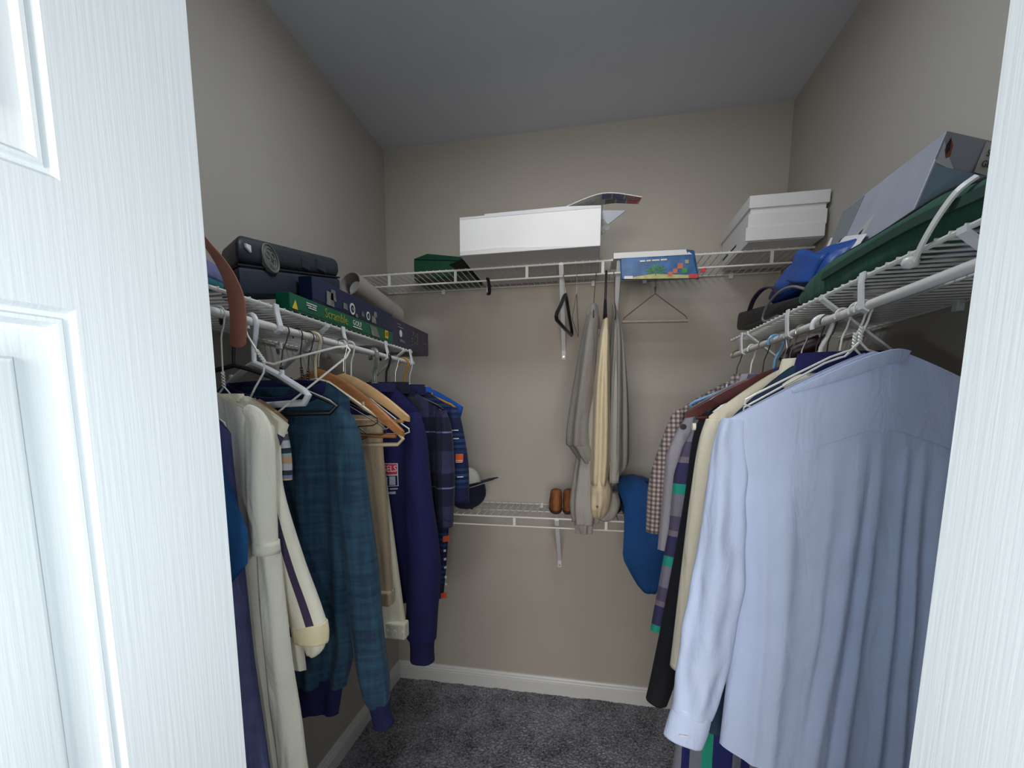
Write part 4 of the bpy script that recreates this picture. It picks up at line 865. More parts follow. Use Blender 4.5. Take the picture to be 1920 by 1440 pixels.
# game boxes
def carton(name, label, x0, x1, y0, y1, z0, z1, m, bev=0.0012, cat='box'):
    t = thing(name, label, cat, ((x0+x1)/2, (y0+y1)/2, z0)); lid = (z1-z0)*0.42
    wput('tray', box(x0+0.001, x1-0.001, y0+0.001, y1-0.001, z0, z1-0.006), m, t, bevel=bev)
    wput('lid', box(x0, x1, y0, y1, z0+0.004, z1), m, t, bevel=bev)
    return t
t = carton('game_box', 'long green game box with yellow and white lettering under dark blue box', 0.279, 0.311, 0.90, 1.425, ZT_L, ZT_L+0.034, 'greenprint')
X = 0.3118
ytext = lambda s, y, z, h, m, p, x=X, sx=1.0: text_part('lettering', s, h, m, p, Matrix.Translation(Vector((x, y, z))-wl(p)) @ frame_mtx((0, 0, 0), (0, 1, 0), (0, 0, 1)), sx=sx)
ytext('Scramble', 1.085, ZT_L+0.018, 0.029, 'olive', t); ytext('GOLF', 1.19, ZT_L+0.020, 0.018, 'whiteink', t, sx=1.1)
frint('underline', t, [(X, 1.165, ZT_L+0.009), (X, 1.215, ZT_L+0.009), (X, 1.215, ZT_L+0.0115), (X, 1.165, ZT_L+0.0115)], 'whiteink', n=NX)
for z, ya, yb in ((0.024, .958, .998), (0.0195, .958, .978), (0.0195, .981, .995), (0.015, .964, .996)): frint('small_print', t, [(X, ya, ZT_L+z), (X, yb, ZT_L+z), (X, yb, ZT_L+z+.0022), (X, ya, ZT_L+z+.0022)], 'whiteink', n=NX)
frint('picture', t, [(X, 1.275, ZT_L+0.004), (X, 1.325, ZT_L+0.004), (X, 1.31, ZT_L+0.029), (X, 1.262, ZT_L+0.029)], 'photo', n=NX)
st = frint('price_sticker', t, [(X, 1.365, ZT_L+0.010), (X, 1.385, ZT_L+0.010), (X, 1.385, ZT_L+0.032), (X, 1.365, ZT_L+0.032)], 'yellow', n=NX)
for z in (0.017, 0.021, 0.025): frint('sticker_line', st, [(X+.0008, 1.369, ZT_L+z), (X+.0008, 1.381, ZT_L+z), (X+.0008, 1.381, ZT_L+z+.0022), (X+.0008, 1.369, ZT_L+z+.0022)], 'red', n=NX)
frint('corner_flag', t, [(X, 0.905, ZT_L+0.004), (X, 0.925, ZT_L+0.004), (X, 0.918, ZT_L+0.022)], 'yellow', n=NX)
zb = ZT_L+0.0345
t = carton('game_box', 'dark blue box with printed silver rings lying on long green box', 0.279, 0.311, 0.985, 1.425, zb, zb+0.052, 'darkblueprint')
for y, z, r in ((1.165, zb+0.018, 0.014), (1.255, zb+0.017, 0.011)):
    pr = frint('printed_disc', t, disc((X, y, z), r, YA, ZA), 'palephoto', n=NX)
    frint('printed_disc', pr, disc((X+.0008, y, z), r*0.62, YA, ZA), 'ink', n=NX); frint('printed_disc', pr, disc((X+.0016, y+0.001, z-.001), r*0.33, YA, ZA), 'photo', n=NX)
for y0, y1, z0, z1 in ((1.04, 1.075, 0.004, 0.034), (1.06, 1.085, 0.018, 0.042), (1.118, 1.140, 0.010, 0.024), (1.215, 1.232, 0.010, 0.022), (1.275, 1.305, 0.004, 0.022), (1.29, 1.312, 0.022, 0.036), (1.18, 1.195, 0.002, 0.010)):
    frint('picture', t, [(X, y0, zb+z0), (X, y1, zb+z0), (X, y1-.004, zb+z1), (X, y0+.003, zb+z1)], 'photo', n=NX)
t = carton('game_box', 'dark purple box sticking out past end of left shelf', 0.13, 0.306, 1.43, 1.776, ZT_L, ZT_L+0.082, 'purpleprint')
X2 = 0.3068
frint('printed_disc', t, disc((X2, 1.50, ZT_L+0.042), 0.011, YA, ZA), 'whiteink', n=NX)
for z, ya, yb in ((0.066, 1.47, 1.50), (0.058, 1.475, 1.525), (0.016, 1.49, 1.535), (0.020, 1.49, 1.53), (0.036, 1.71, 1.745)): frint('small_print', t, [(X2, ya, ZT_L+z), (X2, yb, ZT_L+z), (X2, yb, ZT_L+z+.004), (X2, ya, ZT_L+z+.004)], 'photo', n=NX)
rnd = random.Random(5)
for i in range(26):
    y = 1.60+rnd.uniform(0, 0.06); z = ZT_L+rnd.uniform(0.018, 0.064); frint('print_speck', t, disc((X2, y, z), rnd.uniform(.0015, .004), YA, ZA, 8), 'photo', n=NX)
# cardboard tube
a = Vector((0.19, 1.40, 1.702)); b = Vector((0.235, 1.63, 1.645)); d = (b-a).normalized()
t = thing('cardboard_tube', 'grey brown cardboard tube resting on dark blue box', 'tube', tuple((a+b)/2))
def pipe(a, b, ro, ri, n=28):
    s = d.cross(Vector((0, 0, 1))).normalized(); u = s.cross(d); V = []; F = []
    for c, r in ((a, ri), (a, ro), (b, ro), (b, ri)):
        for k in range(n): V.append(tuple(c+s*r*math.cos(2*PI*k/n)+u*r*math.sin(2*PI*k/n)))
    for i in range(4):
        for k in range(n): F.append((i*n+k, i*n+(k+1) % n, ((i+1) % 4)*n+(k+1) % n, ((i+1) % 4)*n+k))
    return V, F
wput('tube_wall', pipe(a, b, 0.037, 0.033), 'tube', t, auto=40)
wput('inner_roll', tube([a+d*0.02+Vector((.004, 0, -.006)), b-d*0.004], 0.022, 20), 'cardgrey', t, auto=40)
# folded cloths, paper and leather strap at the near end
def soft_stack(name, label, cat, corners, m, bev=0.012, amp=0.004, sc=18, part='fold', sub=2):
    t = thing(name, label, cat, tuple(sum((Vector(c) for c in corners[:4]), Vector())/4))
    wput(part, hexa(corners), m, t, bevel=bev, seg=3, sub=sub, noise_amp=amp, noise_scale=sc, smooth=True)
    return t
soft_stack('folded_cloth', 'teal folded cloth at bottom of pile behind leather strap', 'cloth', [(0.293, 0.56, ZT_L+.001), (0.293, 0.745, ZT_L+.001), (0.06, 0.745, ZT_L+.001), (0.06, 0.56, ZT_L+.001), (0.293, 0.56, ZT_L+.018), (0.293, 0.745, ZT_L+.018), (0.06, 0.745, ZT_L+.018), (0.06, 0.56, ZT_L+.018)], cloth('teal_cloth', (40, 120, 132)), 0.006, 0.001)
soft_stack('folded_cloth', 'purple grey folded cloth on teal cloth beside dark carry case', 'cloth', [(0.302, 0.56, ZT_L+.021), (0.300, 0.775, ZT_L+.004), (0.12, 0.765, ZT_L+.020), (0.08, 0.56, ZT_L+.021), (0.275, 0.56, ZT_L+.076), (0.285, 0.745, ZT_L+.045), (0.13, 0.74, ZT_L+.06), (0.08, 0.56, ZT_L+.076)], M['purplegrey'], 0.016, 0.003)
t = thing('paper_pad', 'white paper pad on purple grey cloth by the carry case', 'paper', (0.2, 0.65, ZT_L+.08))
for i in range(3): wput('sheet', hexa([(0.262, 0.56, ZT_L+.080+i*.007), (0.262, 0.735, ZT_L+.066+i*.007), (0.10, 0.735, ZT_L+.066+i*.007), (0.10, 0.56, ZT_L+.080+i*.007), (0.262, 0.56, ZT_L+.0858+i*.007), (0.262, 0.735, ZT_L+.0718+i*.007), (0.10, 0.735, ZT_L+.0718+i*.007), (0.10, 0.56, ZT_L+.0858+i*.007)]), 'card', t, bevel=0.001)
t = thing('leather_strap', 'brown leather strap draped over front of left shelf', 'strap', (0.325, 0.73, ZT_L))
sp = spl([(0.285, 0.700, 1.608), (0.305, 0.700, 1.582), (0.322, 0.700, 1.560), (0.337, 0.700, 1.534), (0.347, 0.700, 1.502), (0.348, 0.700, 1.462), (0.3445, 0.700, 1.436), (0.344, 0.700, 1.426)], 5)
wd_ = [0.008+0.0175*min(1, i/20)**1.2 for i in range(len(sp))]; wd_[-1] = 0.009; wd_[-2] = 0.016; wd_[-3] = 0.020; wd_[-4] = 0.023
wput('strap', ribbon(sp, wd_, 0.004, (0.978, 0.209, 0)), 'leather', t, bevel=0.001, seg=2, auto=60)
# ---------------------------------------------------------------- things on the right shelf
M['bluegrey'] = mat('blue_grey_print', (124, 150, 172), 0.45, var=0.06, vscale=20)
M['deepblue'] = mat('deep_sea_print', (44, 78, 100), 0.45, var=0.3, vscale=50)
M['boxgrey'] = mat('pale_grey_box_print', (150, 154, 166), 0.5, var=0.07, vscale=14)
M['boxwhite'] = mat('white_box_print', (196, 200, 210), 0.5)
BB = [(1.385, 0.968, 1.575), (1.575, 1.02, 1.555), (1.590, 1.36, 1.60), (1.400, 1.305, 1.60)]
BT = [(1.430, 0.950, 1.752), (1.585, 1.012, 1.738), (1.596, 1.355, 1.775), (1.446, 1.302, 1.766)]
t = thing('printed_carton', 'pale grey carton with sea picture leaning behind green bag', 'box', (1.49, 1.14, ZT_R))
wput('carton', hexa(BB+BT), 'boxgrey', t, bevel=0.002)
nf = (Vector(BB[1])-Vector(BB[0])).cross(Vector(BT[0])-Vector(BB[0])).normalized()
def onface(u, v, A=BB[0], B=BB[1], Cc=BT[1], Dd=BT[0]):
    p = [Vector(q) for q in (A, B, Cc, Dd)]; return tuple((p[0]*(1-u)+p[1]*u)*(1-v)+(p[3]*(1-u)+p[2]*u)*v)
def fprint(name, uv, m, parent=t, lift=0.0008, face=(0, 1)):
    if face == (0, 1): P = [onface(u, v) for u, v in uv]; n = nf
    else:
        P = [onface(u, v, BB[3], BB[0], BT[0], BT[3]) for u, v in uv]; n = (Vector(BB[0])-Vector(BB[3])).cross(Vector(BT[3])-Vector(BB[3])).normalized()
    return frint(name, parent, P, m, lift, n)
fprint('sea_picture', [(0.02, 0.10), (0.95, 0.10), (0.95, 0.72), (0.02, 0.74)], 'bluegrey')
fprint('sea_band', [(0.02, 0.16), (0.55, 0.20), (0.95, 0.2), (0.95, 0.34), (0.55, 0.33), (0.25, 0.38), (0.02, 0.34)], 'deepblue', lift=0.0014)
fprint('foreground_band', [(0.02, 0.06), (0.95, 0.06), (0.95, 0.16), (0.02, 0.14)], mat('slate_blue_print', (92, 108, 140), 0.5), lift=0.0014)
fprint('white_edge', [(0.0, 0.0), (0.015, 0.0), (0.015, 0.78), (0.0, 0.78)], 'boxwhite', lift=0.0014)
fprint('boat_hull', [(0.27, 0.36), (0.42, 0.36), (0.45, 0.43), (0.25, 0.43)], 'boxwhite', lift=0.0020)
fprint('boat_hull', [(0.30, 0.36), (0.40, 0.36), (0.40, 0.40), (0.30, 0.40)], 'deepblue', lift=0.0026)
fprint('boat_cabin', [(0.29, 0.44), (0.38, 0.44), (0.36, 0.49), (0.34, 0.53), (0.32, 0.49)], 'deepblue', lift=0.0020)
fprint('boat_cabin', [(0.56, 0.46), (0.66, 0.46), (0.64, 0.54), (0.58, 0.54)], 'deepblue', lift=0.0020)
fprint('badge', [(0.055, 0.86), (0.10, 0.80), (0.135, 0.82), (0.12, 0.90), (0.07, 0.95)], mat('rust_print', (130, 66, 44), 0.5), lift=0.0014)
fprint('badge', [(0.055, 0.88), (0.085, 0.83), (0.105, 0.86), (0.07, 0.95)], 'ink', lift=0.0020)
fprint('white_panel', [(0.02, 0.76), (0.24, 0.72), (0.10, 0.84), (0.02, 0.92)], 'boxwhite')
fprint('text_panel', [(0.44, 0.74), (0.97, 0.70), (0.97, 0.96), (0.46, 0.98)], mat('cream_label_print', (188, 188, 186), 0.5), lift=0.0014)
bx = Vector(BB[1])-Vector(BB[0]); by = Vector(BT[0])-Vector(BB[0])
for s_, u, v in (('SPEND', 0.50, 0.895), ('GET', 0.48, 0.81)):
    text_part('lettering', s_, 0.0135, 'ink', t, Matrix.Translation(Vector(onface(u, v))+nf*0.0024-wl(t)) @ frame_mtx((0, 0, 0), bx, by), sx=0.9, align='LEFT')
fprint('small_print', [(0.56, 0.94), (0.84, 0.935), (0.84, 0.95), (0.56, 0.955)], 'photo', lift=0.0020)
fprint('diamond_label', [(0.22, 0.10), (0.48, 0.30), (0.56, 0.62), (0.34, 0.44)], mat('beige_label_print', (170, 166, 166), 0.5), face=(3, 0))
fprint('label_mark', [(0.42, 0.40), (0.46, 0.42), (0.48, 0.50), (0.44, 0.48)], 'ink', lift=0.0014, face=(3, 0))
fprint('end_band', [(0.0, 0.0), (0.20, 0.0), (0.28, 0.98), (0.0, 0.98)], mat('grey_green_print', (112, 120, 124), 0.5), face=(3, 0))
fprint('end_mark', [(0.10, 0.36), (0.16, 0.40), (0.18, 0.56), (0.12, 0.50)], 'ink', lift=0.0014, face=(3, 0))
fprint('fold_line', [(0.30, 0.0), (0.95, 0.0), (0.95, 0.16), (0.66, 0.14)], 'boxwhite', face=(3, 0))
# blue bag, white paper, green bag, black pouch
M['bagblue'] = mat('bright_blue_nylon', (10, 66, 142), 0.5, grain=30, bump=0.8, var=0.12, vscale=10)
t = thing('blue_bag', 'crumpled bright blue bag between white box and green bag', 'bag', (1.40, 1.31, ZT_R+.04))
BAGV = [(1.352, 1.13, 1.580), (1.350, 1.50, 1.606), (1.46, 1.50, 1.606), (1.44, 1.13, 1.585), (1.375, 1.12, 1.652), (1.372, 1.44, 1.690), (1.46, 1.44, 1.69), (1.45, 1.12, 1.655)]
wput('bag_body', hexa(BAGV), 'bagblue', t, bevel=0.026, seg=3, sub=3, noise_amp=0.015, noise_scale=13, smooth=True)
wput('bag_flap', hexa([(1.338, 1.18, 1.585), (1.342, 1.33, 1.625), (1.362, 1.33, 1.625), (1.36, 1.18, 1.585), (1.352, 1.16, 1.630), (1.358, 1.31, 1.686), (1.372, 1.31, 1.69), (1.37, 1.16, 1.64)]), 'bagblue', t, bevel=0.009, seg=3, sub=2, noise_amp=0.006, noise_scale=22, smooth=True)
t = thing('paper_sheet', 'white paper sheet sticking out between blue bag and printed carton', 'paper', (1.44, 1.20, ZT_R+.1))
wput('sheet', hexa([(1.40, 1.33, 1.62), (1.365, 1.085, 1.60), (1.368, 1.083, 1.60), (1.403, 1.328, 1.62), (1.44, 1.34, 1.720), (1.40, 1.10, 1.652), (1.403, 1.098, 1.652), (1.443, 1.338, 1.72)]), 'card', t)
M['baggreen'] = cloth('dark_green_canvas', (26, 74, 58), 0.12, 18, wr=0.7)
M['baggreendark'] = mat('darker_green_webbing', (12, 52, 42), 0.8)
t = thing('green_bag', 'long dark green canvas bag lying along front of right shelf', 'bag', (1.345, 0.90, ZT_R))
def loft_y(rings, n=28, k=7, p=0.75, amp=0.0, seed=0):
    P = spl(rings, k); V = []; F = []; m_ = len(P)
    for i, (y, cx, cz, a, b) in enumerate(P):
        for q in range(n):
            an = 2*PI*q/n; c, s = math.cos(an), math.sin(an)
            w = 1+amp*noise.noise(Vector((c*1.6+seed, s*1.6, y*8)))
            V.append((cx+a*w*math.copysign(abs(c)**p, c), y, cz+b*w*math.copysign(abs(s)**p, s)))
    for i in range(m_-1):
        for q in range(n): F.append((i*n+q, i*n+(q+1) % n, (i+1)*n+(q+1) % n, (i+1)*n+q))
    F += [tuple(range(n-1, -1, -1)), tuple((m_-1)*n+q for q in range(n))]
    return V, F
wput('bag_body', loft_y([(0.46, 1.350, 1.552, 0.026, 0.018), (0.60, 1.352, 1.556, 0.032, 0.022), (0.70, 1.352, 1.559, 0.034, 0.026), (0.78, 1.352, 1.566, 0.035, 0.033), (0.92, 1.350, 1.564, 0.034, 0.031), (1.05, 1.350, 1.565, 0.033, 0.032), (1.13, 1.350, 1.560, 0.030, 0.027), (1.19, 1.352, 1.553, 0.022, 0.019), (1.205, 1.353, 1.551, 0.006, 0.006)], amp=0.10), 'baggreen', t, smooth=True)
wput('stripe', ribbon(spl([(1.323, 0.48, 1.552), (1.318, 0.60, 1.557), (1.3155, 0.70, 1.562), (1.3145, 0.78, 1.569), (1.314, 0.92, 1.569), (1.316, 1.05, 1.567)], 5), 0.013, 0.005, (0.1, 0, 1)), 'baggreendark', t, 'darker green webbing')
wput('piping', tube(spl([(1.345, 0.47, 1.571), (1.343, 0.60, 1.578), (1.341, 0.70, 1.586), (1.340, 0.78, 1.600), (1.338, 0.92, 1.596), (1.338, 1.05, 1.598), (1.338, 1.13, 1.586), (1.345, 1.19, 1.570)], 5), 0.0032, 8), 'black', t, auto=60)
t = thing('white_strap', 'white strap with round clip looped over front rail by green bag', 'strap', (1.309, 0.765, ZT_R))
wput('strap', ribbon(spl([(1.309, 0.768, 1.516), (1.3045, 0.745, 1.534), (1.306, 0.725, 1.556), (1.312, 0.708, 1.576), (1.325, 0.700, 1.588)], 5), 0.0085, 0.003, (0, 0.8, 0.5)), 'wire', t)
wput('round_clip', lathe([(0.0, -0.008), (0.008, -0.006), (0.0105, 0.0), (0.008, 0.006), (0.0, 0.008)], 18, (1.3105, 0.779, 1.517)), 'wire', t, auto=60)
t = thing('black_pouch', 'flat black pouch at far end of right shelf under blue bag', 'pouch', (1.38, 1.42, ZT_R))
wput('pouch_body', hexa([(1.326, 1.16, ZT_R+.006), (1.335, 1.665, ZT_R+.030), (1.45, 1.665, ZT_R+.030), (1.45, 1.21, ZT_R+.006), (1.335, 1.19, ZT_R+.034), (1.338, 1.675, ZT_R+.088), (1.45, 1.675, ZT_R+.085), (1.45, 1.215, ZT_R+.036)]), mat('black_nylon', (9, 11, 20), 0.5, grain=60, bump=0.5, var=0.2, vscale=30), t, bevel=0.010, seg=3, sub=2, noise_amp=0.004, noise_scale=20, smooth=True)
wput('handle', ribbon(spl([(1.345, 1.585, 1.600), (1.342, 1.54, 1.628), (1.342, 1.47, 1.640), (1.345, 1.40, 1.628), (1.348, 1.37, 1.604)], 5), 0.012, 0.004, (1, 0, 0)), mat('plum_webbing', (44, 28, 58), 0.7), t, 'dark plum handle')
t = thing('cable_loop', 'grey cable loop hanging against black pouch', 'cable', (1.32, 1.25, ZT_R))
wput('cable', tube(spl([(1.321, 1.14, 1.566), (1.317, 1.20, 1.585), (1.315, 1.27, 1.588), (1.314, 1.335, 1.572), (1.314, 1.36, 1.547), (1.315, 1.33, 1.536), (1.317, 1.27, 1.537)], 6), 0.0028, 9), mat('grey_rubber', (112, 112, 112), 0.5), t, auto=60)

# ---------------------------------------------------------------- things on the high back shelf
t = thing('white_box', 'long plain white cardboard box on high back shelf, papers on top', 'box', (0.69, 1.895, ZT_B))
wput('carton', box(0.454, 0.921, 1.688, 2.10, ZT_B, 1.968), 'card', t, bevel=0.0015)
wput('bottom_flap', hexa([(0.457, 1.6875, ZT_B+.001), (0.918, 1.6875, ZT_B+.001), (0.918, 1.690, ZT_B+.001), (0.457, 1.690, ZT_B+.001), (0.457, 1.684, ZT_B+.012), (0.60, 1.684, ZT_B+.016), (0.60, 1.6875, ZT_B+.016), (0.457, 1.6875, ZT_B+.012)]), 'card', t)
wput('tape', hexa([(0.455, 1.6868, 1.962), (0.920, 1.6868, 1.962), (0.920, 2.09, 1.9685), (0.455, 2.09, 1.9685), (0.455, 1.6868, 1.9685), (0.920, 1.6868, 1.9685), (0.920, 2.09, 1.9692), (0.455, 2.09, 1.9692)]), 'cardgrey', t)
t = thing('paper_sheet', 'large pale sheet lying on top of long white box', 'paper', (0.72, 1.85, 1.970))
wput('sheet', hexa([(0.54, 1.69, 1.9695), (0.925, 1.69, 1.9695), (0.925, 2.05, 1.9695), (0.54, 2.05, 1.9695), (0.54, 1.69, 1.974), (0.80, 1.69, 1.976), (0.80, 2.05, 1.976), (0.54, 2.05, 1.974)]), 'cardgrey', t)
t = thing('magazine', 'colourful printed flyer curling over right end of white box', 'paper', (0.93, 1.80, 1.975))
M['navyprint'] = mat('navy_print', (84, 88, 140), 0.45); M['redprint'] = mat('red_photo_print', (196, 56, 58), 0.45); M['plumprint'] = mat('plum_photo_print', (160, 96, 112), 0.45)
def mag_pt(u, v):   # sheet rising from the box, then sagging over its end
    x = 0.80+0.245*u; z = 1.974+0.040*math.sin(min(1, u*1.25)*PI*0.55)-0.060*max(0, u-0.45)**1.3; return Vector((x, 1.70+0.13*v, z+0.03*v*u))
Vs = []; Fs = []; nu_, nv_ = 14, 4
for i in range(nu_+1):
    for j in range(nv_+1):
        for k in (0, 1): Vs.append(tuple(mag_pt(i/nu_, j/nv_)+Vector((0, 0, 0.002*k))))
ix = lambda i, j, k: (i*(nv_+1)+j)*2+k
for i in range(nu_):
    for j in range(nv_):
        Fs += [(ix(i, j, 0), ix(i, j+1, 0), ix(i+1, j+1, 0), ix(i+1, j, 0)), (ix(i, j, 1), ix(i+1, j, 1), ix(i+1, j+1, 1), ix(i, j+1, 1))]
for i in range(nu_): Fs += [(ix(i, 0, 0), ix(i+1, 0, 0), ix(i+1, 0, 1), ix(i, 0, 1)), (ix(i, nv_, 0), ix(i, nv_, 1), ix(i+1, nv_, 1), ix(i+1, nv_, 0))]
for j in range(nv_): Fs += [(ix(0, j, 0), ix(0, j, 1), ix(0, j+1, 1), ix(0, j+1, 0)), (ix(nu_, j, 0), ix(nu_, j+1, 0), ix(nu_, j+1, 1), ix(nu_, j, 1))]
wput('sheet', (Vs, Fs), 'palephoto', t, auto=50)
for u0, u1, v0, v1, m in ((0.50, 0.62, 0.05, 0.45, 'navyprint'), (0.64, 0.78, 0.05, 0.5, 'navyprint'), (0.80, 0.90, 0.05, 0.5, 'plumprint'), (0.91, 0.99, 0.05, 0.5, 'redprint'), (0.55, 0.68, 0.55, 0.95, 'photo'), (0.70, 0.82, 0.55, 0.95, 'navyprint'), (0.84, 0.97, 0.55, 0.95, 'redprint')):
    frint('picture', t, [mag_pt(u0, v0), mag_pt(u0, v1), mag_pt(u1, v1), mag_pt(u1, v0)], m, 0.0012, (0, 0, -1))
wput('torn_flap', hexa([(0.921, 1.74, 1.895), (0.955, 1.74, 1.915), (0.955, 1.742, 1.915), (0.921, 1.742, 1.895), (0.923, 1.74, 1.945), (0.93, 1.74, 1.945), (0.93, 1.742, 1.945), (0.923, 1.742, 1.945)]), 'photo', t)
wput('under_sheet', hexa([(0.921, 1.745, 1.92), (0.924, 1.745, 1.915), (0.924, 1.75, 1.915), (0.921, 1.75, 1.92), (0.921, 1.745, 1.975), (1.00, 1.745, 1.968), (1.00, 1.75, 1.968), (0.921, 1.75, 1.975)]), 'boxgrey', t)
t = thing('green_case', 'dark green case left of long white box on high back shelf', 'case', (0.30, 2.0, ZT_B))
M['casegreen'] = mat('dark_green_vinyl', (6, 66, 44), 0.5, grain=80, bump=0.3, var=0.15, vscale=20)
wput('case_body', hexa([(0.192, 1.95, ZT_B), (0.44, 1.92, ZT_B), (0.44, 2.11, ZT_B), (0.192, 2.11, ZT_B), (0.193, 1.95, 1.926), (0.44, 1.92, 1.895), (0.44, 2.11, 1.905), (0.193, 2.11, 1.93)]), 'casegreen', t, bevel=0.004, seg=2)
wput('lid', hexa([(0.190, 1.948, 1.927), (0.442, 1.918, 1.896), (0.442, 2.112, 1.906), (0.190, 2.112, 1.931), (0.245, 1.965, 1.950), (0.430, 1.935, 1.914), (0.430, 2.10, 1.92), (0.245, 2.10, 1.954)]), 'casegreen', t, bevel=0.004, seg=2)
wput('bottom_trim', box(0.20, 0.435, 1.94, 1.944, ZT_B, ZT_B+0.03), mat('mottled_olive_trim', (56, 62, 40), 0.8, var=0.5, vscale=60), t)
t = thing('black_bag', 'narrow black bag wedged between green case and white box', 'bag', (0.43, 1.86, ZT_B))
wput('bag_body', hexa([(0.385, 1.78, ZT_B), (0.449, 1.74, ZT_B), (0.449, 1.90, ZT_B), (0.40, 1.90, ZT_B), (0.425, 1.80, 1.868), (0.449, 1.78, 1.872), (0.449, 1.90, 1.87), (0.43, 1.90, 1.866)]), 'black', t, bevel=0.006, seg=2, sub=1, noise_amp=0.003, noise_scale=20, smooth=True)
t = thing('picture_pack', 'blue picture pack with palm print hung over high shelf rail', 'pack', (1.10, 1.81, ZB-.04))
M['packblue'] = mat('sea_blue_print', (44, 92, 146), 0.4, var=0.4, vscale=34)
PK = [(0.996, 1.806, 1.768), (1.246, 1.806, 1.758), (1.246, 1.826, 1.760), (0.996, 1.826, 1.770), (0.990, 1.800, 1.838), (1.226, 1.800, 1.834), (1.226, 1.820, 1.836), (0.990, 1.820, 1.840)]
wput('sleeve', hexa(PK), 'packblue', t, bevel=0.004, seg=2)
wput('white_header', hexa([(0.968, 1.801, 1.836), (1.222, 1.801, 1.834), (1.222, 1.98, ZT_B+.001), (0.968, 1.98, ZT_B+.001), (0.968, 1.803, 1.856), (1.20, 1.803, 1.852), (1.20, 1.98, ZT_B+.006), (0.968, 1.98, ZT_B+.006)]), 'card', t, bevel=0.001)
wput('blue_gusset', hexa([(1.226, 1.806, 1.765), (1.250, 1.812, 1.758), (1.250, 1.83, 1.758), (1.226, 1.826, 1.765), (1.200, 1.80, 1.852), (1.228, 1.806, 1.848), (1.228, 1.82, 1.85), (1.2, 1.82, 1.852)]), 'packblue', t, bevel=0.003)
fy = lambda x, z: (x, 1.806-0.006*(z-1.765)/0.072-0.001, z)
def pk(name, pts, m, lift=0.0008): return frint(name, t, [fy(*p) for p in pts], m, lift, (0, -1, 0))
M['leafgreen'] = mat('green_leaf_print', (52, 128, 60), 0.5, var=0.3, vscale=60); M['coral'] = mat('coral_print', (196, 108, 74), 0.5, var=0.2, vscale=60); M['sand'] = mat('sand_print', (176, 170, 112), 0.5, var=0.2, vscale=50)
pk('sand_strip', [(1.02, 1.768), (1.24, 1.759), (1.238, 1.768), (1.10, 1.780), (1.04, 1.774)], 'sand')
for cx, cz, r in ((1.107, 1.795, 0.022), (1.125, 1.79, 0.016), (1.09, 1.79, 0.015)):
    for a in range(7):
        an = a*2*PI/7+0.3; pk('palm_leaf', [(cx, cz), (cx+r*0.6*math.cos(an-0.25), cz+r*0.6*math.sin(an-0.25)), (cx+r*1.1*math.cos(an), cz+r*math.sin(an)), (cx+r*0.6*math.cos(an+0.25), cz+r*0.6*math.sin(an+0.25))], 'leafgreen', 0.0014)
for cx, cz, r, m in ((1.185, 1.80, 0.012, 'coral'), (1.17, 1.785, 0.010, 'coral'), (1.20, 1.785, 0.012, 'leafgreen'), (1.155, 1.776, 0.010, 'coral'), (1.205, 1.812, 0.008, 'sand')):
    pk('flower', [(cx+r*math.cos(i*PI/4)*(1 if i % 2 else .7), cz+r*math.sin(i*PI/4)*(1 if i % 2 else .7)) for i in range(8)], m, 0.0014)
pk('red_corner', [(1.214, 1.760), (1.245, 1.7595), (1.243, 1.772), (1.214, 1.773)], 'redprint', 0.0014)
pk('white_label', [(1.005, 1.769), (1.034, 1.768), (1.034, 1.777), (1.006, 1.778)], 'whiteink', 0.0014)
for xa, xb in ((1.055, 1.072), (1.076, 1.090), (1.094, 1.118), (1.122, 1.142)): pk('small_print', [(xa, 1.820), (xb, 1.820), (xb, 1.825), (xa, 1.825)], 'palephoto', 0.0014)
wput('red_tab', hexa([(1.25, 1.80, 1.775), (1.266, 1.80, 1.776), (1.266, 1.804, 1.776), (1.25, 1.804, 1.775), (1.25, 1.80, 1.787), (1.266, 1.80, 1.789), (1.266, 1.804, 1.789), (1.25, 1.804, 1.787)]), 'redprint', t, 'red tab')
t = thing('file_box', 'white lidded file box in right corner of high back shelf', 'box', (1.48, 1.92, ZT_B))
wput('box_body', box(1.378, 1.590, 1.757, 2.085, ZT_B, 1.972), 'card', t, bevel=0.0015)
wput('lid', vfjoin(box(1.372, 1.596, 1.750, 2.092, 1.945, 1.982)), 'card', t, bevel=0.0015)
wput('front_flap', box(1.372, 1.592, 1.7515, 1.757, 1.885, 1.928), 'card', t, bevel=0.001)
wput('front_flap', box(1.366, 1.588, 1.747, 1.7515, ZT_B+.001, 1.888), 'card', t, bevel=0.001)
for y in (1.93, 2.03): wput('hand_slot', box(1.3772, 1.3790, y-0.035, y+0.035, ZT_B+.030, ZT_B+.036), 'ink', t)

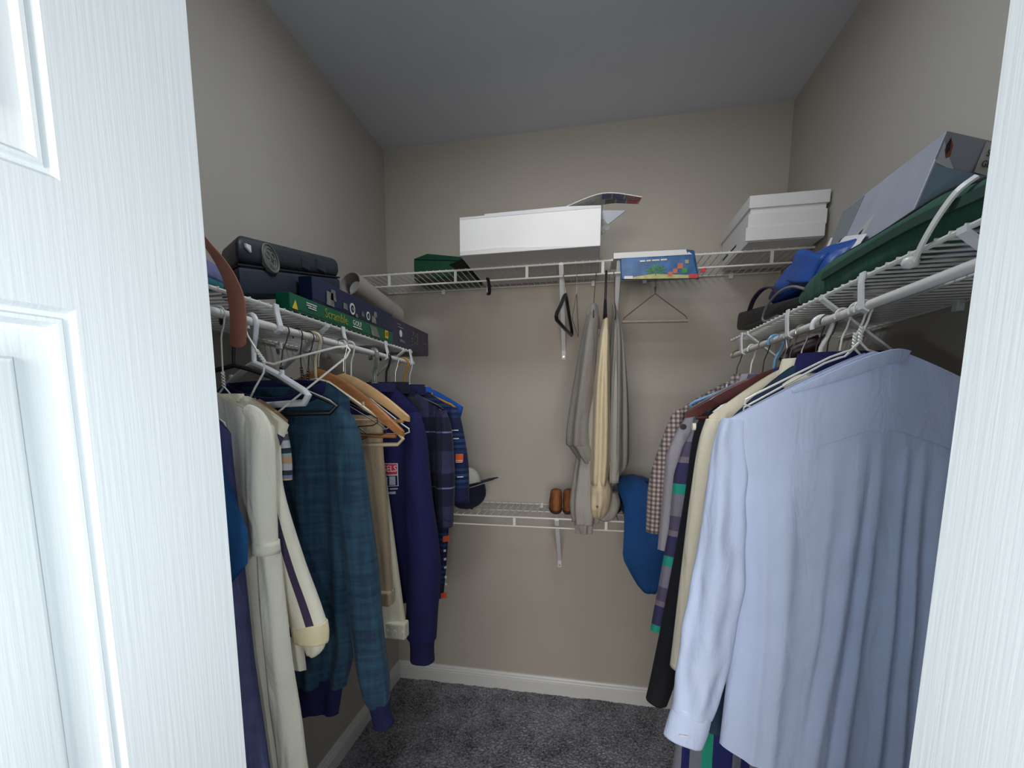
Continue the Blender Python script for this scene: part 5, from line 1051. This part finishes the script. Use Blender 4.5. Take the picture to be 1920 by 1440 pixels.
# ---------------------------------------------------------------- things on the low back shelf
def loft_pts(rings, n=20, k=5):
    """rings of (cx, cy, cz, rx, ry, tilt) horizontal ovals"""
    P = spl(rings, k); V = []; F = []; m_ = len(P)
    for cx, cy, cz, a, b, tl in P:
        for q in range(n):
            an = 2*PI*q/n; V.append((cx+a*math.cos(an), cy+b*math.sin(an), cz+tl*math.sin(an)))
    for i in range(m_-1):
        for q in range(n): F.append((i*n+q, i*n+(q+1) % n, (i+1)*n+(q+1) % n, (i+1)*n+q))
    F += [tuple(range(n-1, -1, -1)), tuple((m_-1)*n+q for q in range(n))]
    return V, F
M['suede'] = mat('rust_brown_suede', (134, 78, 42), 0.8, grain=200, bump=0.3, var=0.2, vscale=40); M['sole'] = mat('dark_sole', (66, 42, 28), 0.7)
for label, x, y, rot in (('left brown suede shoe of pair on low shelf, heel to the room', 0.774, 1.99, 0.10), ('right brown suede shoe of pair, beside grey trousers', 0.832, 1.995, -0.06)):
    t = thing('suede_shoe', label, 'shoe', (x, y, ZT_W), 'pair of brown shoes on the low shelf')
    Rm = Matrix.Translation((x, y, ZT_W)) @ Matrix.Rotation(rot, 4, 'Z')
    up = loft_pts([(0, 0.0, 0.012, 0.025, 0.085, 0), (0, -0.002, 0.026, 0.027, 0.084, 0), (0, -0.012, 0.045, 0.026, 0.072, -0.004), (0, -0.030, 0.062, 0.024, 0.050, -0.010), (0, -0.040, 0.078, 0.023, 0.036, -0.012), (0, -0.042, 0.090, 0.019, 0.028, -0.006), (0, -0.042, 0.0955, 0.010, 0.016, 0)])
    wput('upper', T(up, Rm), 'suede', t, smooth=True)
    wput('sole', T(loft_pts([(0, 0, 0.0, 0.024, 0.086, 0), (0, 0, 0.006, 0.0275, 0.090, 0), (0, 0, 0.013, 0.0265, 0.088, 0)]), Rm), 'sole', t, auto=50)
    wput('heel_patch', T(box(-0.012, 0.012, -0.081, -0.076, 0.028, 0.060), Rm), 'suede', t, bevel=0.004)
    wput('opening', T(tube([(0.017*math.cos(a), -0.044+0.026*math.sin(a), 0.0895) for a in [i*PI/9 for i in range(18)]], 0.0035, 8, True), Rm), 'sole', t, auto=60)
def cap(name, label, m, under, x, y, z, rz, tilt, s=1.0, bill_m=None, flip=0.0):
    t = thing(name, label, 'cap', (x, y, z))
    Rm = Matrix.Translation((x, y, z)) @ Matrix.Rotation(rz, 4, 'Z') @ Matrix.Rotation(tilt, 4, 'Y') @ Matrix.Rotation(flip, 4, 'X') @ Matrix.Scale(s, 4)
    V, F = lathe([(0.088, 0.0), (0.090, 0.02), (0.088, 0.045), (0.080, 0.07), (0.062, 0.092), (0.035, 0.105), (0.008, 0.110), (0.0, 0.1105)], 28)
    V = [(a*1.06, b*0.92, c) for a, b, c in V]
    wput('crown', T((V, F), Rm), m, t, smooth=True)
    B = []; Fb = []; n = 14
    for i in range(n+1):
        a = -1.05+2.1*i/n
        for r, k in ((0.086, 0), (0.086+0.075*math.cos(a*0.9)**0.7, 0), (0.086+0.075*math.cos(a*0.9)**0.7, 1), (0.086, 1)):
            B.append((r*1.06*math.cos(a), r*0.95*math.sin(a), 0.004+0.003*k-0.012*math.sin(a)**2))
    for i in range(n):
        for k in range(4): Fb.append((i*4+k, i*4+(k+1) % 4, i*4+4+(k+1) % 4, i*4+4+k))
    Fb += [(0, 1, 2, 3), tuple(n*4+k for k in (3, 2, 1, 0))]
    wput('bill', T((B, Fb), Rm), bill_m or m, t, auto=50)
    wput('button', T(lathe([(0.0, 0.117), (0.006, 0.115), (0.008, 0.110), (0.0, 0.108)], 12), Rm), m, t, auto=60)
    for k in range(6): wput('seam', T(tube([(1.062*r*math.cos(k*PI/3), 0.922*r*math.sin(k*PI/3), zz) for r, zz in ((0.088, 0.0), (0.090, 0.02), (0.088, 0.045), (0.080, 0.07), (0.062, 0.092), (0.035, 0.105), (0.006, 0.111))], 0.0013, 6), Rm), under, t, auto=60)
    return t
cap('baseball_cap', 'navy cap upside down on low shelf, its bill pointing up right', cloth('navy_twill', (24, 30, 56), 0.2, 40), 'navy', 0.405, 1.93, ZT_W+0.098, -0.25, -0.32, 0.86, flip=PI)
cap('baseball_cap', 'white cap lying inside the upturned navy cap on low shelf', cloth('white_twill', (206, 204, 192), 0.05), 'greylight', 0.400, 1.95, ZT_W+0.095, -0.15, -0.22, 0.74)
t = thing('folded_jeans', 'mid blue trousers draped over right end of low shelf', 'trousers', (1.09, 1.92, ZT_W))
def drape(path, x0s, x1s, th, seed, n=14):
    """sheet following path (y, z), its left and right limits given along the path"""
    P = spl(path, 5); m_ = len(P); V = []; F = []
    for i in range(m_):
        f = i/(m_-1)*(len(x0s)-1); k = min(int(f), len(x0s)-2); g_ = f-k
        xa = x0s[k]+(x0s[k+1]-x0s[k])*g_; xb = x1s[k]+(x1s[k+1]-x1s[k])*g_
        p = Vector((0, *P[i])); tg = Vector((0, *P[min(i+1, m_-1)]))-Vector((0, *P[max(i-1, 0)])); tg.normalize(); nn = Vector((0, -tg.z, tg.y))
        for q in range(2*n):
            top = q < n; s = q/(n-1) if top else (2*n-1-q)/(n-1)
            e = (1-abs(2*s-1)**3)**0.5; o = (1 if top else -1)*th/2*e+0.010*noise.noise(Vector((s*3+seed, i*0.22, 0)))
            v = p+nn*o; V.append((xa+(xb-xa)*s, v.y, v.z))
    N = 2*n
    for i in range(m_-1):
        for q in range(N): F.append((i*N+q, i*N+(q+1) % N, (i+1)*N+(q+1) % N, (i+1)*N+q))
    F += [tuple(range(N-1, -1, -1)), tuple((m_-1)*N+q for q in range(N))]
    return V, F
wput('leg', drape([(2.08, 0.965), (2.00, 1.02), (1.92, 1.055), (1.85, 1.05), (1.812, 1.0), (1.80, 0.92), (1.795, 0.80), (1.795, 0.66)], [1.06, 1.03, 1.012, 1.006, 1.012, 1.034, 1.037, 1.034, 1.11], [1.25, 1.20, 1.13, 1.10, 1.14, 1.19, 1.20, 1.20, 1.16], 0.045, 1), 'jeanblue', t, smooth=True)
wput('leg', drape([(2.09, 0.935), (2.0, 0.94), (1.90, 0.94), (1.84, 0.945)], [1.03, 1.03, 1.03, 1.05], [1.26, 1.26, 1.26, 1.25], 0.045, 4), 'jeanblue', t, smooth=True)
t = thing('dark_slipper', 'dark navy slipper behind the trousers on low shelf', 'shoe', (1.0, 1.97, ZT_W))
Rm = Matrix.Translation((0.995, 1.985, ZT_W)) @ Matrix.Rotation(-0.35, 4, 'Z')
wput('sole', T(loft_pts([(0, 0, 0.0, 0.032, 0.105, 0), (0, 0, 0.008, 0.035, 0.110, 0), (0, 0, 0.014, 0.033, 0.107, 0)]), Rm), 'black', t, auto=50)
wput('strap', T(tube(spl([(-0.034, 0.03, 0.008), (-0.03, 0.03, 0.035), (0, 0.03, 0.050), (0.03, 0.03, 0.035), (0.034, 0.03, 0.008)], 5), 0.0, 8, flat=(0.028, 0.004)), Rm), 'navyrib', t, auto=60)

# ---------------------------------------------------------------- made-up ceiling fixture (unseen), added to go with the two fill lights
t = thing('added_fill_fixture', 'added round white fixture for unseen fill on closet ceiling', 'fill light', (0.82, 1.02, H))
wput('base', lathe([(0.0, H), (0.09, H), (0.09, H-0.012), (0.07, H-0.02), (0.0, H-0.02)], 32, (0.82, 1.02, 0)), 'whiteplastic', t, auto=40)
wput('rim', lathe([(0.165, H-0.021), (0.165, H-0.03), (0.158, H-0.03), (0.158, H-0.021)], 40, (0.82, 1.02, 0)), 'whiteplastic', t, auto=40)
